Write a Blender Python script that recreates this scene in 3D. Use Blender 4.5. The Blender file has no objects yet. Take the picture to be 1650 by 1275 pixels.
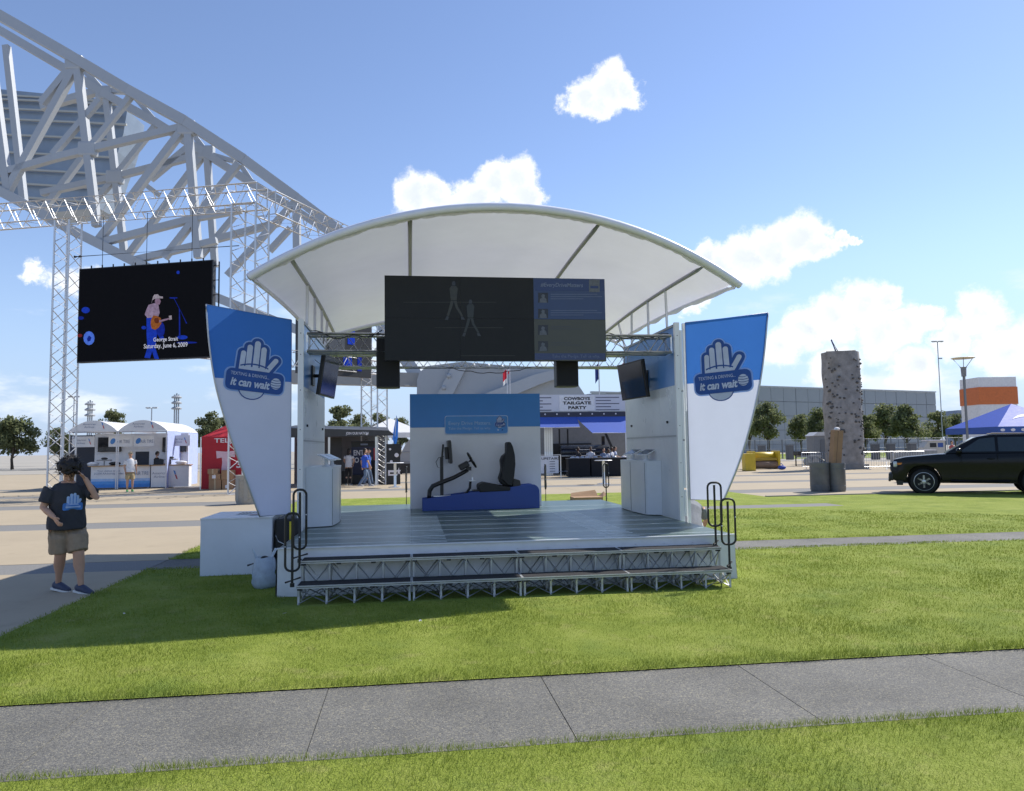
import bpy, bmesh, math, random
import numpy as np
from mathutils import Vector, Matrix, noise as mnoise
random.seed(7); RNG = np.random.default_rng(7)
SC = bpy.context.scene
COL = SC.collection
# ------------------------------------------------------------------ camera
FPX, CX, CY, CAMH = 1200.0, 825.0, 637.5, 1.65       # focal length in photo pixels, image centre, eye height
PITCH, ROLL = math.atan(85/FPX), math.atan(0.0143)
fwd = Vector((0, math.cos(PITCH), math.sin(PITCH)))
up0 = Vector((0, -math.sin(PITCH), math.cos(PITCH))); rt0 = Vector((1, 0, 0))
rt = rt0*math.cos(ROLL) - up0*math.sin(ROLL); upv = up0*math.cos(ROLL) + rt0*math.sin(ROLL)
CAM = Vector((0, 0, CAMH))
cd = bpy.data.cameras.new('camera'); cam = bpy.data.objects.new('camera', cd); COL.objects.link(cam)
cd.sensor_width = 36; cd.lens = FPX/1650*36; cd.clip_start = .1; cd.clip_end = 6000
mw = Matrix((rt, upv, -fwd)).transposed().to_4x4(); mw.translation = CAM; cam.matrix_world = mw
SC.camera = cam
# ------------------------------------------------------------------ world, sun, exposure
SUN = Vector((.83, .58, 1.0)).normalized()
ELEV = math.asin(SUN.z); AZ = math.atan2(SUN.x, SUN.y)
SC.view_settings.view_transform = 'Standard'; SC.view_settings.look = 'None'
SC.view_settings.exposure = 0.55; SC.view_settings.gamma = 1.0; SC.view_settings.use_curve_mapping = False
def pxray(u, v): return fwd + rt*(u-CX)/FPX - upv*(v-CY)/FPX
world = bpy.data.worlds.new('World'); SC.world = world; world.use_nodes = True
def build_sky():
    nt = world.node_tree; N = nt.nodes; L = nt.links; N.clear()
    def nd(t, **k):
        n = N.new(t)
        for a, b in k.items(): setattr(n, a, b)
        return n
    out = nd('ShaderNodeOutputWorld'); sky = nd('ShaderNodeTexSky'); sky.sky_type = 'NISHITA'
    sky.sun_disc = False; sky.sun_elevation = ELEV; sky.sun_rotation = AZ
    sky.altitude = 100; sky.air_density = 1.0; sky.dust_density = .1; sky.ozone_density = 2.4
    bg = nd('ShaderNodeBackground'); bg.inputs[1].default_value = SKY_STRENGTH; tint = nd('ShaderNodeMixRGB'); tint.blend_type = 'MULTIPLY'; tint.inputs[0].default_value = 1; tint.inputs[2].default_value = (1.06, 1.0, 1.06, 1); L.new(sky.outputs[0], tint.inputs[1]); L.new(tint.outputs[0], bg.inputs[0])
    tc = nd('ShaderNodeTexCoord')
    def noise(scale, detail, rough, vec):
        n = nd('ShaderNodeTexNoise'); n.inputs['Scale'].default_value = scale; n.inputs['Detail'].default_value = detail
        n.inputs['Roughness'].default_value = rough; L.new(vec, n.inputs['Vector']); return n
    def vm(op, a, b):
        n = nd('ShaderNodeVectorMath', operation=op)
        for i, x in enumerate((a, b)):
            if x is None: continue
            if isinstance(x, (tuple, Vector)): n.inputs[i].default_value = x
            else: L.new(x, n.inputs[i])
        return n
    def mt(op, a, b=None, c=None, clamp=False):
        n = nd('ShaderNodeMath', operation=op); n.use_clamp = clamp
        for i, x in enumerate((a, b, c)):
            if x is None: continue
            if isinstance(x, (int, float)): n.inputs[i].default_value = x
            else: L.new(x, n.inputs[i])
        return n.outputs[0]
    def mr(x, a, b, c=0, d=1):
        n = nd('ShaderNodeMapRange'); n.interpolation_type = 'SMOOTHSTEP'; L.new(x, n.inputs[0])
        for i, q in enumerate((a, b, c, d)): n.inputs[1+i].default_value = q
        return n.outputs[0]
    G = tc.outputs['Generated']
    n1 = noise(15, 10, .70, G)
    off = vm('MULTIPLY', vm('SUBTRACT', n1.outputs['Color'], (.5, .5, .5)).outputs[0], (.085, .085, .066)).outputs[0]
    D = vm('ADD', G, off).outputs[0]
    blobs = [(945,157,30),(985,142,36),(1012,150,26),(968,166,24),(668,322,36),(700,318,34),(760,318,34),(800,292,36),(838,292,38),(850,318,30),(735,330,30),
             (1135,412,26),(1165,424,36),(1210,414,40),(1255,402,40),(1296,380,38),(1325,390,28),(1362,392,16),(1388,392,10),
             (1130,470,22),(1108,488,22),(1300,532,40),(1345,515,44),(1392,492,42),(1430,482,30),(1462,520,34),(1418,535,50),(1500,512,22),
             (1540,545,40),(1470,590,46),(1350,590,50),(1255,560,40),(1585,500,40),(1630,560,50),(1010,490,30),(140,445,26),(108,452,26),(60,440,24)]
    m = m2 = None
    for u, v, r in blobs:
        wt = 1.0
        if v > 470 or u < 200: wt = .80; r = r*.82
        d = pxray(u, v).normalized()
        def blob(c):
            return mt('MULTIPLY_ADD', vm('DISTANCE', D, c).outputs['Value'], -wt*1200.0/r/1.22, wt)
        a = blob(d)
        m = a if m is None else mt('MAXIMUM', m, a)
    dens = mr(m, .02, .42)
    # broken cloud bank low over the whole horizon and rare puffs higher up
    sep = nd('ShaderNodeSeparateXYZ'); L.new(G, sep.inputs[0]); z = sep.outputs['Z']
    st = vm('MULTIPLY', G, (1, 1, 3.2)).outputs[0]
    n2 = noise(5.5, 9, .6, st)
    band = mt('MULTIPLY', mr(z, .02, .06, .55, 1), mr(z, .12, .24, 1, 0))
    low = mt('MULTIPLY', mr(n2.outputs['Fac'], .50, .66), mt('MULTIPLY', band, .8))
    hz = mr(z, -.02, .27, .85, 0)
    dens2 = hz
    n3 = noise(30, 5, .6, G)
    shade = mt('ADD', mr(m, .30, .85, .95, .30), mt('MULTIPLY_ADD', n3.outputs['Fac'], .9, -.35), clamp=True)
    cr = nd('ShaderNodeMixRGB'); L.new(shade, cr.inputs[0]); cr.inputs[1].default_value = (.66, .73, .86, 1); cr.inputs[2].default_value = (.95, .98, 1.03, 1)
    cl = nd('ShaderNodeBackground'); cl.inputs[1].default_value = CLOUD_STRENGTH; L.new(cr.outputs[0], cl.inputs[0])
    c2 = nd('ShaderNodeBackground'); c2.inputs[1].default_value = CLOUD_STRENGTH; c2.inputs[0].default_value = (.355, .50, .76, 1)
    mx2 = nd('ShaderNodeMixShader'); L.new(dens2, mx2.inputs[0]); L.new(bg.outputs[0], mx2.inputs[1]); L.new(c2.outputs[0], mx2.inputs[2])
    mx = nd('ShaderNodeMixShader'); L.new(dens, mx.inputs[0]); L.new(mx2.outputs[0], mx.inputs[1]); L.new(cl.outputs[0], mx.inputs[2])
    c3 = nd('ShaderNodeBackground'); c3.inputs[1].default_value = CLOUD_STRENGTH; c3.inputs[0].default_value = (.84, .90, .98, 1)
    mx3 = nd('ShaderNodeMixShader'); L.new(low, mx3.inputs[0]); L.new(mx2.outputs[0], mx3.inputs[1]); L.new(c3.outputs[0], mx3.inputs[2]); L.new(mx3.outputs[0], mx.inputs[1])
    L.new(mx.outputs[0], out.inputs[0])
SKY_STRENGTH, CLOUD_STRENGTH = 0.115, 0.80
build_sky()
sl = bpy.data.lights.new('sun', 'SUN'); sl.energy = 4.2; sl.angle = math.radians(.53); sl.color = (1, .95, .87)
so = bpy.data.objects.new('sun', sl); COL.objects.link(so); so.location = (20, 14, 40)
so.rotation_euler = (-SUN).to_track_quat('-Z', 'Y').to_euler()
# ------------------------------------------------------------------ places
TH = math.radians(7.8)
E1 = Vector((math.cos(TH), math.sin(TH), 0)); E2 = Vector((-math.sin(TH), math.cos(TH), 0)); S0 = Vector((.092, 8.367, 0))
def SW(x, y, z=0): return S0 + E1*x + E2*y + Vector((0, 0, z))           # stage coordinates -> world
def ST(p): q = Vector(p) - S0; return Vector((q.dot(E1), q.dot(E2), q.z))
def AT(u, v, Y): d = pxray(u, v); return CAM + d*(Y/d.y)                # sight line at a given distance
def GP(u, v, z=0): d = pxray(u, v); return CAM + d*((z-CAMH)/d.z)       # sight line on the ground
def GS(u, v): return ST(GP(u, v))
# ------------------------------------------------------------------ materials
MATS = {}
def M(name, rgb, rough=.55, metal=0.0, var=.10, vs=6.0, bump=0.0, bs=60.0, trans=0.0, coat=0.0, spec=.5, emit=0.0, wear=None):
    if name in MATS: return MATS[name]
    m = bpy.data.materials.new(name); m.use_nodes = True; nt = m.node_tree; N = nt.nodes; L = nt.links
    b = N['Principled BSDF']; b.inputs['Roughness'].default_value = rough; b.inputs['Metallic'].default_value = metal
    b.inputs['Specular IOR Level'].default_value = spec; b.inputs['Coat Weight'].default_value = coat
    tc = N.new('ShaderNodeTexCoord'); col = None
    if var:
        nz = N.new('ShaderNodeTexNoise'); nz.inputs['Scale'].default_value = vs; nz.inputs['Detail'].default_value = 6; nz.inputs['Roughness'].default_value = .65
        L.new(tc.outputs['Object'], nz.inputs['Vector'])
        mx = N.new('ShaderNodeMixRGB'); mx.inputs[1].default_value = (*[c*(1-var) for c in rgb], 1); mx.inputs[2].default_value = (*[min(1, c*(1+var)) for c in rgb], 1)
        rm = N.new('ShaderNodeMapRange'); rm.inputs[1].default_value = .3; rm.inputs[2].default_value = .7; L.new(nz.outputs['Fac'], rm.inputs[0])
        L.new(rm.outputs[0], mx.inputs[0]); col = mx.outputs[0]
        rr = N.new('ShaderNodeMapRange'); rr.inputs[3].default_value = max(0, rough-.06); rr.inputs[4].default_value = min(1, rough+.08); L.new(nz.outputs['Fac'], rr.inputs[0]); L.new(rr.outputs[0], b.inputs['Roughness'])
    if wear:      # blotches of another colour: (rgb, scale, low, high)
        nz = N.new('ShaderNodeTexNoise'); nz.inputs['Scale'].default_value = wear[1]; nz.inputs['Detail'].default_value = 8; nz.inputs['Roughness'].default_value = .7
        L.new(tc.outputs['Object'], nz.inputs['Vector']); rm = N.new('ShaderNodeMapRange'); rm.inputs[1].default_value = wear[2]; rm.inputs[2].default_value = wear[3]; L.new(nz.outputs['Fac'], rm.inputs[0])
        mx = N.new('ShaderNodeMixRGB'); mx.inputs[1].default_value = (*rgb, 1); mx.inputs[2].default_value = (*wear[0], 1); L.new(rm.outputs[0], mx.inputs[0])
        if col is not None: L.new(col, mx.inputs[1])
        col = mx.outputs[0]
    if col is None: b.inputs['Base Color'].default_value = (*rgb, 1)
    else: L.new(col, b.inputs['Base Color'])
    if emit:
        b.inputs['Emission Strength'].default_value = emit; b.inputs['Emission Color'].default_value = (*rgb, 1)
    if bump:
        nb = N.new('ShaderNodeTexNoise'); nb.inputs['Scale'].default_value = bs; nb.inputs['Detail'].default_value = 4; L.new(tc.outputs['Object'], nb.inputs['Vector'])
        bp = N.new('ShaderNodeBump'); bp.inputs['Strength'].default_value = bump; bp.inputs['Distance'].default_value = .02; L.new(nb.outputs['Fac'], bp.inputs['Height']); L.new(bp.outputs[0], b.inputs['Normal'])
    if trans:     # thin cloth or leaf: some light comes through
        t = N.new('ShaderNodeBsdfTranslucent'); mxs = N.new('ShaderNodeMixShader'); mxs.inputs[0].default_value = trans
        if col is None: t.inputs[0].default_value = (*rgb, 1)
        else: L.new(col, t.inputs[0])
        L.new(b.outputs[0], mxs.inputs[1]); L.new(t.outputs[0], mxs.inputs[2]); L.new(mxs.outputs[0], N['Material Output'].inputs[0])
    MATS[name] = m; return m
# ------------------------------------------------------------------ mesh helpers
ZUP = Vector((0, 0, 1))
def frame(d, ref=None):
    d = d.normalized(); r = Vector(ref) if ref is not None else (ZUP if abs(d.z) < .95 else Vector((0, 1, 0)))
    x = d.cross(r)
    if x.length < 1e-6: x = d.cross(Vector((1, 0, 0)))
    x.normalize(); return x, x.cross(d).normalized()
class MB:
    def __init__(s): s.v = []; s.f = []
    def add(s, V, F):
        n = len(s.v); s.v += [tuple(p) for p in V]; s.f += [tuple(i+n for i in q) for q in F]; return s
    def box(s, c, d, R=None):
        V = [Vector((sx*d[0]/2, sy*d[1]/2, sz*d[2]/2)) for sz in (-1, 1) for sy in (-1, 1) for sx in (-1, 1)]
        if R is not None: V = [R @ q for q in V]
        c = Vector(c); return s.add([q+c for q in V], [(0,2,3,1),(4,5,7,6),(0,1,5,4),(2,6,7,3),(0,4,6,2),(1,3,7,5)])
    def b2(s, a, b): return s.box([(a[i]+b[i])/2 for i in range(3)], [abs(b[i]-a[i]) for i in range(3)])
    def ring(s, c, x, y, rx, ry, n): return [c + x*math.cos(2*math.pi*i/n)*rx + y*math.sin(2*math.pi*i/n)*ry for i in range(n)]
    def loft(s, pts, rad, n=10, ref=None, closed=False, xref=None):
        pts = [Vector(p) for p in pts]; k = len(pts); V = []; F = []
        x = y = None
        for i, p in enumerate(pts):
            if closed: d = pts[(i+1) % k] - pts[i-1]
            else: d = pts[min(i+1, k-1)] - pts[max(i-1, 0)]
            d.normalize()
            if xref is not None:
                x = Vector(xref) - d*Vector(xref).dot(d); x.normalize(); y = d.cross(x)
            elif x is None: x, y = frame(d, ref)
            else:
                x = x - d*x.dot(d); x.normalize(); y = d.cross(x)
            r = rad[i] if isinstance(rad, (list, tuple)) else rad
            rx, ry = r if isinstance(r, (list, tuple)) else (r, r)
            V += s.ring(p, x, y, rx, ry, n)
        for i in range(k if closed else k-1):
            a = i*n; b = ((i+1) % k)*n
            for j in range(n): F.append((a+j, a+(j+1) % n, b+(j+1) % n, b+j))
        if not closed: F += [tuple(range(n-1, -1, -1)), tuple((k-1)*n+j for j in range(n))]
        return s.add(V, F)
    def tube(s, p, q, r, n=8, r2=None): return s.loft([p, q], [r, r if r2 is None else r2], n)
    def beam(s, p, q, w, h=None, ref=None):
        p, q = Vector(p), Vector(q); h = w if h is None else h; x, y = frame(q-p, ref)
        V = [c + x*a*w/2 + y*b*h/2 for c in (p, q) for a, b in ((-1,-1),(1,-1),(1,1),(-1,1))]
        return s.add(V, [(3,2,1,0),(4,5,6,7),(0,1,5,4),(1,2,6,5),(2,3,7,6),(3,0,4,7)])
    def lathe(s, prof, n=16, c=(0,0,0), axis='z'):
        V = []; F = []; k = len(prof)
        for r, h in prof:
            for i in range(n):
                a = 2*math.pi*i/n; p = (r*math.cos(a), r*math.sin(a), h)
                if axis == 'x': p = (p[2], p[0], p[1])
                if axis == 'y': p = (p[0], p[2], p[1])
                V.append((p[0]+c[0], p[1]+c[1], p[2]+c[2]))
        for i in range(k-1):
            for j in range(n): F.append((i*n+j, i*n+(j+1) % n, (i+1)*n+(j+1) % n, (i+1)*n+j))
        F += [tuple(range(n-1, -1, -1)), tuple((k-1)*n+j for j in range(n))]
        return s.add(V, F)
    def ell(s, c, r, n=14, m=9, R=None):
        prof = [(max(.02, math.sin(math.pi*i/(m-1))), -math.cos(math.pi*i/(m-1))) for i in range(m)]
        t = MB().lathe(prof, n); c = Vector(c)
        V = [Vector((p[0]*r[0], p[1]*r[1], p[2]*r[2])) for p in t.v]
        if R is not None: V = [R @ q for q in V]
        return s.add([q+c for q in V], t.f)
    def prism(s, poly, a, b, plane='xz'):
        """poly in a plane, extruded along the third axis from a to b"""
        def P(u, v, w): return {'xz': (u, w, v), 'xy': (u, v, w), 'yz': (w, u, v)}[plane]
        n = len(poly); V = [P(u, v, a) for u, v in poly] + [P(u, v, b) for u, v in poly]
        return s.add(V, [tuple(range(n)), tuple(range(2*n-1, n-1, -1))] + [(i, (i+1) % n, n+(i+1) % n, n+i) for i in range(n)])
    def face(s, poly): return s.add(poly, [tuple(range(len(poly)))])
    def mesh(s, name, mat, smooth=False, fix=True):
        me = bpy.data.meshes.new(name); me.from_pydata(s.v, [], s.f)
        if fix:
            bm = bmesh.new(); bm.from_mesh(me); bmesh.ops.recalc_face_normals(bm, faces=bm.faces); bm.to_mesh(me); bm.free()
        if mat: me.materials.append(mat)
        if smooth:
            me.shade_smooth()
        return me
    def obj(s, name, mat, parent=None, smooth=False, bevel=0.0, fix=True, sharp=None):
        me = s.mesh(name, mat, False, fix)
        if bevel:
            bm = bmesh.new(); bm.from_mesh(me)
            ed = [e for e in bm.edges if len(e.link_faces) == 2 and e.calc_face_angle(0) > .6]
            bmesh.ops.bevel(bm, geom=ed, offset=bevel, segments=2, affect='EDGES', profile=.6, clamp_overlap=True); bm.to_mesh(me); bm.free()
        if smooth:
            me.shade_smooth()
            if sharp is not None: me.set_sharp_from_angle(angle=math.radians(sharp))
        return link(bpy.data.objects.new(name, me), parent)
def link(o, parent=None):
    COL.objects.link(o)
    if parent is not None: o.parent = parent
    return o
def tag(o, label, cat, group=None):
    o['label'] = label; o['category'] = cat
    if group: o['group'] = group
    return o
def struct(o): o['kind'] = 'structure'; return o
def stuff(o): o['kind'] = 'stuff'; return o
def thing(name, label, cat, loc=(0,0,0), rz=0.0, group=None):
    o = bpy.data.objects.new(name, None); o.empty_display_size = .2; COL.objects.link(o)
    o.location = loc; o.rotation_euler = (0, 0, rz); return tag(o, label, cat, group)
def sthing(name, label, cat, x, y, z=0, rz=0.0, group=None):             # placed in stage coordinates
    return thing(name, label, cat, SW(x, y, z), TH+rz, group)
UNIT = {}
def unit(kind, mat, n=8):
    k = (kind, mat.name, n)
    if k not in UNIT:
        b = MB()
        if kind == 'bar': b.tube((0,0,0), (0,0,1), 1, n)
        else: b.box((0,0,.5), (1,1,1))
        me = b.mesh(kind+'_piece', mat)
        if kind == 'bar': me.shade_smooth(); me.set_sharp_from_angle(angle=math.radians(50))
        UNIT[k] = me
    return UNIT[k]
def stick(name, p, q, r, mat, parent, n=8, h=None, ref=None):
    """one straight member: round of radius r, or rectangular r x h when h is given; shares mesh data"""
    p, q = Vector(p), Vector(q); d = q-p; x, y = frame(d, ref)
    o = bpy.data.objects.new(name, unit('bar' if h is None else 'beam', mat, n)); link(o, parent)
    R = Matrix((x, y, d.normalized())).transposed().to_4x4(); R.translation = p
    o.matrix_local = R @ Matrix.Diagonal((r, h or r, d.length, 1)); return o
def block(name, a, b, mat, parent=None, bevel=0.0):
    return MB().b2(a, b).obj(name, mat, parent, bevel=bevel)
def copy_tree(o, parent=None):
    c = o.copy(); COL.objects.link(c); c.parent = parent
    for ch in o.children: copy_tree(ch, c)
    return c
SIDE = bpy.data.scenes.new('workbench')        # a spare scene where single shapes are evaluated quickly; removed at the end
def side_graph():
    with bpy.context.temp_override(scene=SIDE, view_layer=SIDE.view_layers[0]): return bpy.context.evaluated_depsgraph_get()
def text(s, mat, parent, loc, height, width=None, bold=0.0, shear=0.0, rot=(math.pi/2, 0, 0), name='lettering', depth=.001, align='CENTER', tilt=0.0):
    cu = bpy.data.curves.new('t', 'FONT'); cu.body = s; cu.align_x = align; cu.align_y = 'CENTER'; cu.size = 1; cu.offset = bold; cu.shear = shear; cu.extrude = 0; cu.resolution_u = 3
    to = bpy.data.objects.new('t', cu); SIDE.collection.objects.link(to)
    dg = side_graph(); me = bpy.data.meshes.new_from_object(to.evaluated_get(dg)); bpy.data.objects.remove(to); bpy.data.curves.remove(cu)
    n = len(me.vertices); co = np.empty(n*3); me.vertices.foreach_get('co', co); co = co.reshape(-1, 3)
    lines = s.count('\n')+1
    h = co[:,1].max()-co[:,1].min(); w = co[:,0].max()-co[:,0].min(); cy = (co[:,1].max()+co[:,1].min())/2
    sy = height*(1 if lines == 1 else 1)/h; sx = sy if width is None else width/w
    co[:,0] *= sx; co[:,1] = (co[:,1]-cy)*sy; me.vertices.foreach_set('co', co.ravel()); me.materials.clear(); me.materials.append(mat)
    me.name = name; o = link(bpy.data.objects.new(name, me), parent); o.location = loc
    o.rotation_euler = (Matrix.Rotation(rot[2], 3, 'Z') @ Matrix.Rotation(rot[1], 3, 'Y') @ Matrix.Rotation(rot[0], 3, 'X') @ Matrix.Rotation(tilt, 3, 'Z')).to_euler(); return o
def truss(t, p0, p1, w, r, bay, mat, ref=None, rb=None, h=None, faces='all', name='brace', n=6):
    """box truss between two axis ends: four chords and zigzag braces, each a part"""
    p0, p1 = Vector(p0), Vector(p1); d = p1-p0; x, y = frame(d, ref); h = h or w; rb = rb or r*.55
    cs = [(-1,-1),(1,-1),(1,1),(-1,1)]
    off = [x*a*w/2 + y*b*h/2 for a, b in cs]
    for o in off: stick('chord', p0+o, p1+o, r, mat, t, n=8)
    k = max(1, round(d.length/bay))
    for f in range(4):
        a, b = off[f], off[(f+1) % 4]
        for i in range(k):
            q0 = p0 + d*(i/k); q1 = p0 + d*((i+1)/k); qm = p0 + d*((i+.5)/k)
            stick(name, q0+a, qm+b, rb, mat, t, n=n); stick(name, qm+b, q1+a, rb, mat, t, n=n)
    for o_, q in ((0, p0), (1, p1)):
        for f in range(4): stick('end_bar', q+off[f], q+off[(f+1) % 4], rb*1.3, mat, t, n=n)
# base palette
WHITE = M('white_panel', (.74, .76, .78), .38, var=.05, vs=1.5)
ALU = M('aluminium', (.72, .73, .74), .32, .85, var=.08, vs=9)
ALUP = M('pale_aluminium', (.66, .67, .69), .42, .45, var=.08, vs=9)
BLACKM = M('black_powder_coat', (.012, .012, .013), .42, var=.2)
BLACKC = M('black_carpet', (.018, .018, .02), .95, var=.35, vs=70, bump=.3, bs=300)
BLACKP = M('black_plastic', (.015, .015, .016), .45, var=.2)
BLUEP = M('blue_print', (.035, .20, .60), .42, var=.04, vs=1)
GLASSK = M('dark_screen', (.02, .022, .026), .12, var=.1)
# ------------------------------------------------------------------ the ground
def aggregate(name, base, pebble, dark, scale=90):
    m = bpy.data.materials.new(name); m.use_nodes = True; N = m.node_tree.nodes; L = m.node_tree.links; b = N['Principled BSDF']; b.inputs['Roughness'].default_value = .85
    tc = N.new('ShaderNodeTexCoord'); v = N.new('ShaderNodeTexVoronoi'); v.inputs['Scale'].default_value = scale; L.new(tc.outputs['Object'], v.inputs['Vector'])
    cr = N.new('ShaderNodeValToRGB'); e = cr.color_ramp.elements; e[0].position = .0; e[0].color = (*dark, 1); e[1].position = 1; e[1].color = (*pebble, 1)
    q = cr.color_ramp.elements.new(.55); q.color = (*base, 1); q = cr.color_ramp.elements.new(.82); q.color = (*[x*1.25 for x in base], 1)
    sp = N.new('ShaderNodeSeparateColor'); L.new(v.outputs['Color'], sp.inputs[0]); L.new(sp.outputs[0], cr.inputs[0])
    nz = N.new('ShaderNodeTexNoise'); nz.inputs['Scale'].default_value = 1.3; nz.inputs['Detail'].default_value = 7; L.new(tc.outputs['Object'], nz.inputs['Vector'])
    mr = N.new('ShaderNodeMapRange'); mr.inputs[1].default_value = .3; mr.inputs[2].default_value = .7; mr.inputs[3].default_value = .78; mr.inputs[4].default_value = 1.15; L.new(nz.outputs['Fac'], mr.inputs[0])
    mx = N.new('ShaderNodeMixRGB'); mx.blend_type = 'MULTIPLY'; mx.inputs[0].default_value = 1; L.new(cr.outputs[0], mx.inputs[1]); L.new(mr.outputs[0], mx.inputs[2]); L.new(mx.outputs[0], b.inputs['Base Color'])
    bp = N.new('ShaderNodeBump'); bp.inputs['Strength'].default_value = .5; bp.inputs['Distance'].default_value = .006; L.new(v.outputs['Distance'], bp.inputs['Height']); bp.invert = True; L.new(bp.outputs[0], b.inputs['Normal'])
    MATS[name] = m; return m
AGG = aggregate('exposed_aggregate', (.140, .136, .122), (.27, .245, .175), (.080, .079, .076), 125)
AGGF = M('grey_band_aggregate', (.19, .185, .175), .9, var=.25, vs=40)
SAND = M('sand_concrete', (.38, .312, .215), .9, var=.07, vs=.7, bump=.1, bs=80, wear=((.30, .245, .165), 2.3, .56, .8))
SOIL = M('soil', (.055, .040, .025), .95, var=.4, vs=30)
FARG = M('far_pavement', (.34, .315, .27), .95, var=.12, vs=.05)
def lawn_material():
    m = bpy.data.materials.new('lawn'); m.use_nodes = True; N = m.node_tree.nodes; L = m.node_tree.links; b = N['Principled BSDF']; b.inputs['Roughness'].default_value = .9; b.inputs['Specular IOR Level'].default_value = .15
    tc = N.new('ShaderNodeTexCoord')
    def nz(s, d, v=None):
        n = N.new('ShaderNodeTexNoise'); n.inputs['Scale'].default_value = s; n.inputs['Detail'].default_value = d; n.inputs['Roughness'].default_value = .7; L.new(v or tc.outputs['Object'], n.inputs['Vector']); return n.outputs['Fac']
    cr = N.new('ShaderNodeValToRGB'); e = cr.color_ramp.elements; e[0].position = .3; e[0].color = (.12, .17, .024, 1); e[1].position = .72; e[1].color = (.36, .39, .10, 1)
    q = cr.color_ramp.elements.new(.5); q.color = (.24, .295, .047, 1)
    ad = N.new('ShaderNodeMath'); ad.operation = 'MULTIPLY_ADD'; L.new(nz(1.1, 6), ad.inputs[0]); ad.inputs[1].default_value = .62
    sc = N.new('ShaderNodeMath'); sc.operation = 'MULTIPLY'; sc.inputs[1].default_value = .40; L.new(nz(45, 4), sc.inputs[0]); L.new(sc.outputs[0], ad.inputs[2]); L.new(ad.outputs[0], cr.inputs[0])
    dry = N.new('ShaderNodeMapRange'); L.new(nz(2.6, 8), dry.inputs[0])
    for i_, q_ in enumerate((.56, .74, 0, .55)): dry.inputs[1+i_].default_value = q_
    dm = N.new('ShaderNodeMixRGB'); L.new(dry.outputs[0], dm.inputs[0]); L.new(cr.outputs[0], dm.inputs[1]); dm.inputs[2].default_value = (.40, .36, .15, 1)
    cool = N.new('ShaderNodeMapRange'); L.new(nz(.9, 5), cool.inputs[0])
    for i_, q_ in enumerate((.52, .70, 0, .6)): cool.inputs[1+i_].default_value = q_
    cm = N.new('ShaderNodeMixRGB'); L.new(cool.outputs[0], cm.inputs[0]); L.new(dm.outputs[0], cm.inputs[1]); cm.inputs[2].default_value = (.165, .235, .05, 1)
    cr = cm
    L.new(cr.outputs[0], b.inputs['Base Color'])
    bp = N.new('ShaderNodeBump'); bp.inputs['Strength'].default_value = .8; bp.inputs['Distance'].default_value = .03; L.new(nz(70, 3), bp.inputs['Height']); L.new(bp.outputs[0], b.inputs['Normal'])
    t = N.new('ShaderNodeBsdfTranslucent'); L.new(cr.outputs[0], t.inputs[0]); mx = N.new('ShaderNodeMixShader'); mx.inputs[0].default_value = .3
    return m, cr, b, t, mx, L, N
LAWN, *_ = lawn_material()
_bl = lawn_material(); BLADE = _bl[0]; BLADE.name = 'grass_blades'
_bl[5].new(_bl[2].outputs[0], _bl[4].inputs[1]); _bl[5].new(_bl[3].outputs[0], _bl[4].inputs[2]); _bl[5].new(_bl[4].outputs[0], _bl[6]['Material Output'].inputs[0])
for _n in list(_bl[6]):
    if _n.type == 'BUMP': _bl[6].remove(_n)

def at_stage(o): o.location = S0; o.rotation_euler = (0, 0, TH); return o
g = struct(MB().face([(-2500,-300,-.06),(2500,-300,-.06),(2500,4000,-.06),(-2500,4000,-.06)]).obj('ground', FARG))
# plaza: slabs of sand concrete between bands of grey aggregate
plaza = struct(at_stage(MB().face([(-46,-9,-.03),(40,-9,-.03),(40,62,-.03),(-46,62,-.03)]).obj('plaza', SOIL)))
J = .012
def slab(x0, x1, y0, y1, mat, top=0.0, name='slab', parent=plaza):
    j = J if parent is plaza else .006
    return MB().b2((x0+j/2, y0+j/2, top-.05), (x1-j/2, y1-j/2, top)).obj(name, mat, parent)
rows = [(-8,3.05),(4.05,9.5),(11,16.2),(18,22.6),(24.1,29.2),(30.6,38),(38,46),(46,60)]
for (a, b) in rows:
    n = max(1, round((b-a)/5.2))
    for j in range(n):
        y0, y1 = a+(b-a)*j/n, a+(b-a)*(j+1)/n
        x = -44.95
        while x < 39:
            x1 = x+5.0
            ok = (x1 <= -4.9) or (y0 >= 18) or (x >= 10 and y0 >= 14.1)
            if ok: slab(x, x1, y0, y1, SAND)
            x = x1
for k in range(6): slab(9.95+5*k, 14.95+5*k, 14.3, 16.2, SAND)
for (a, b, x0) in ((3.05,4.05,-44.95),(9.5,11,-44.95),(16.2,18,-44.95),(22.6,24.1,-44.95),(29.2,30.6,-44.95)):
    x1 = -4.97 if b < 17 else 39
    slab(x0, x1, a, b, AGGF, -.003, 'band')
slab(10, 39, 16.2, 18, AGGF, -.003, 'band') if False else None
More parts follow.
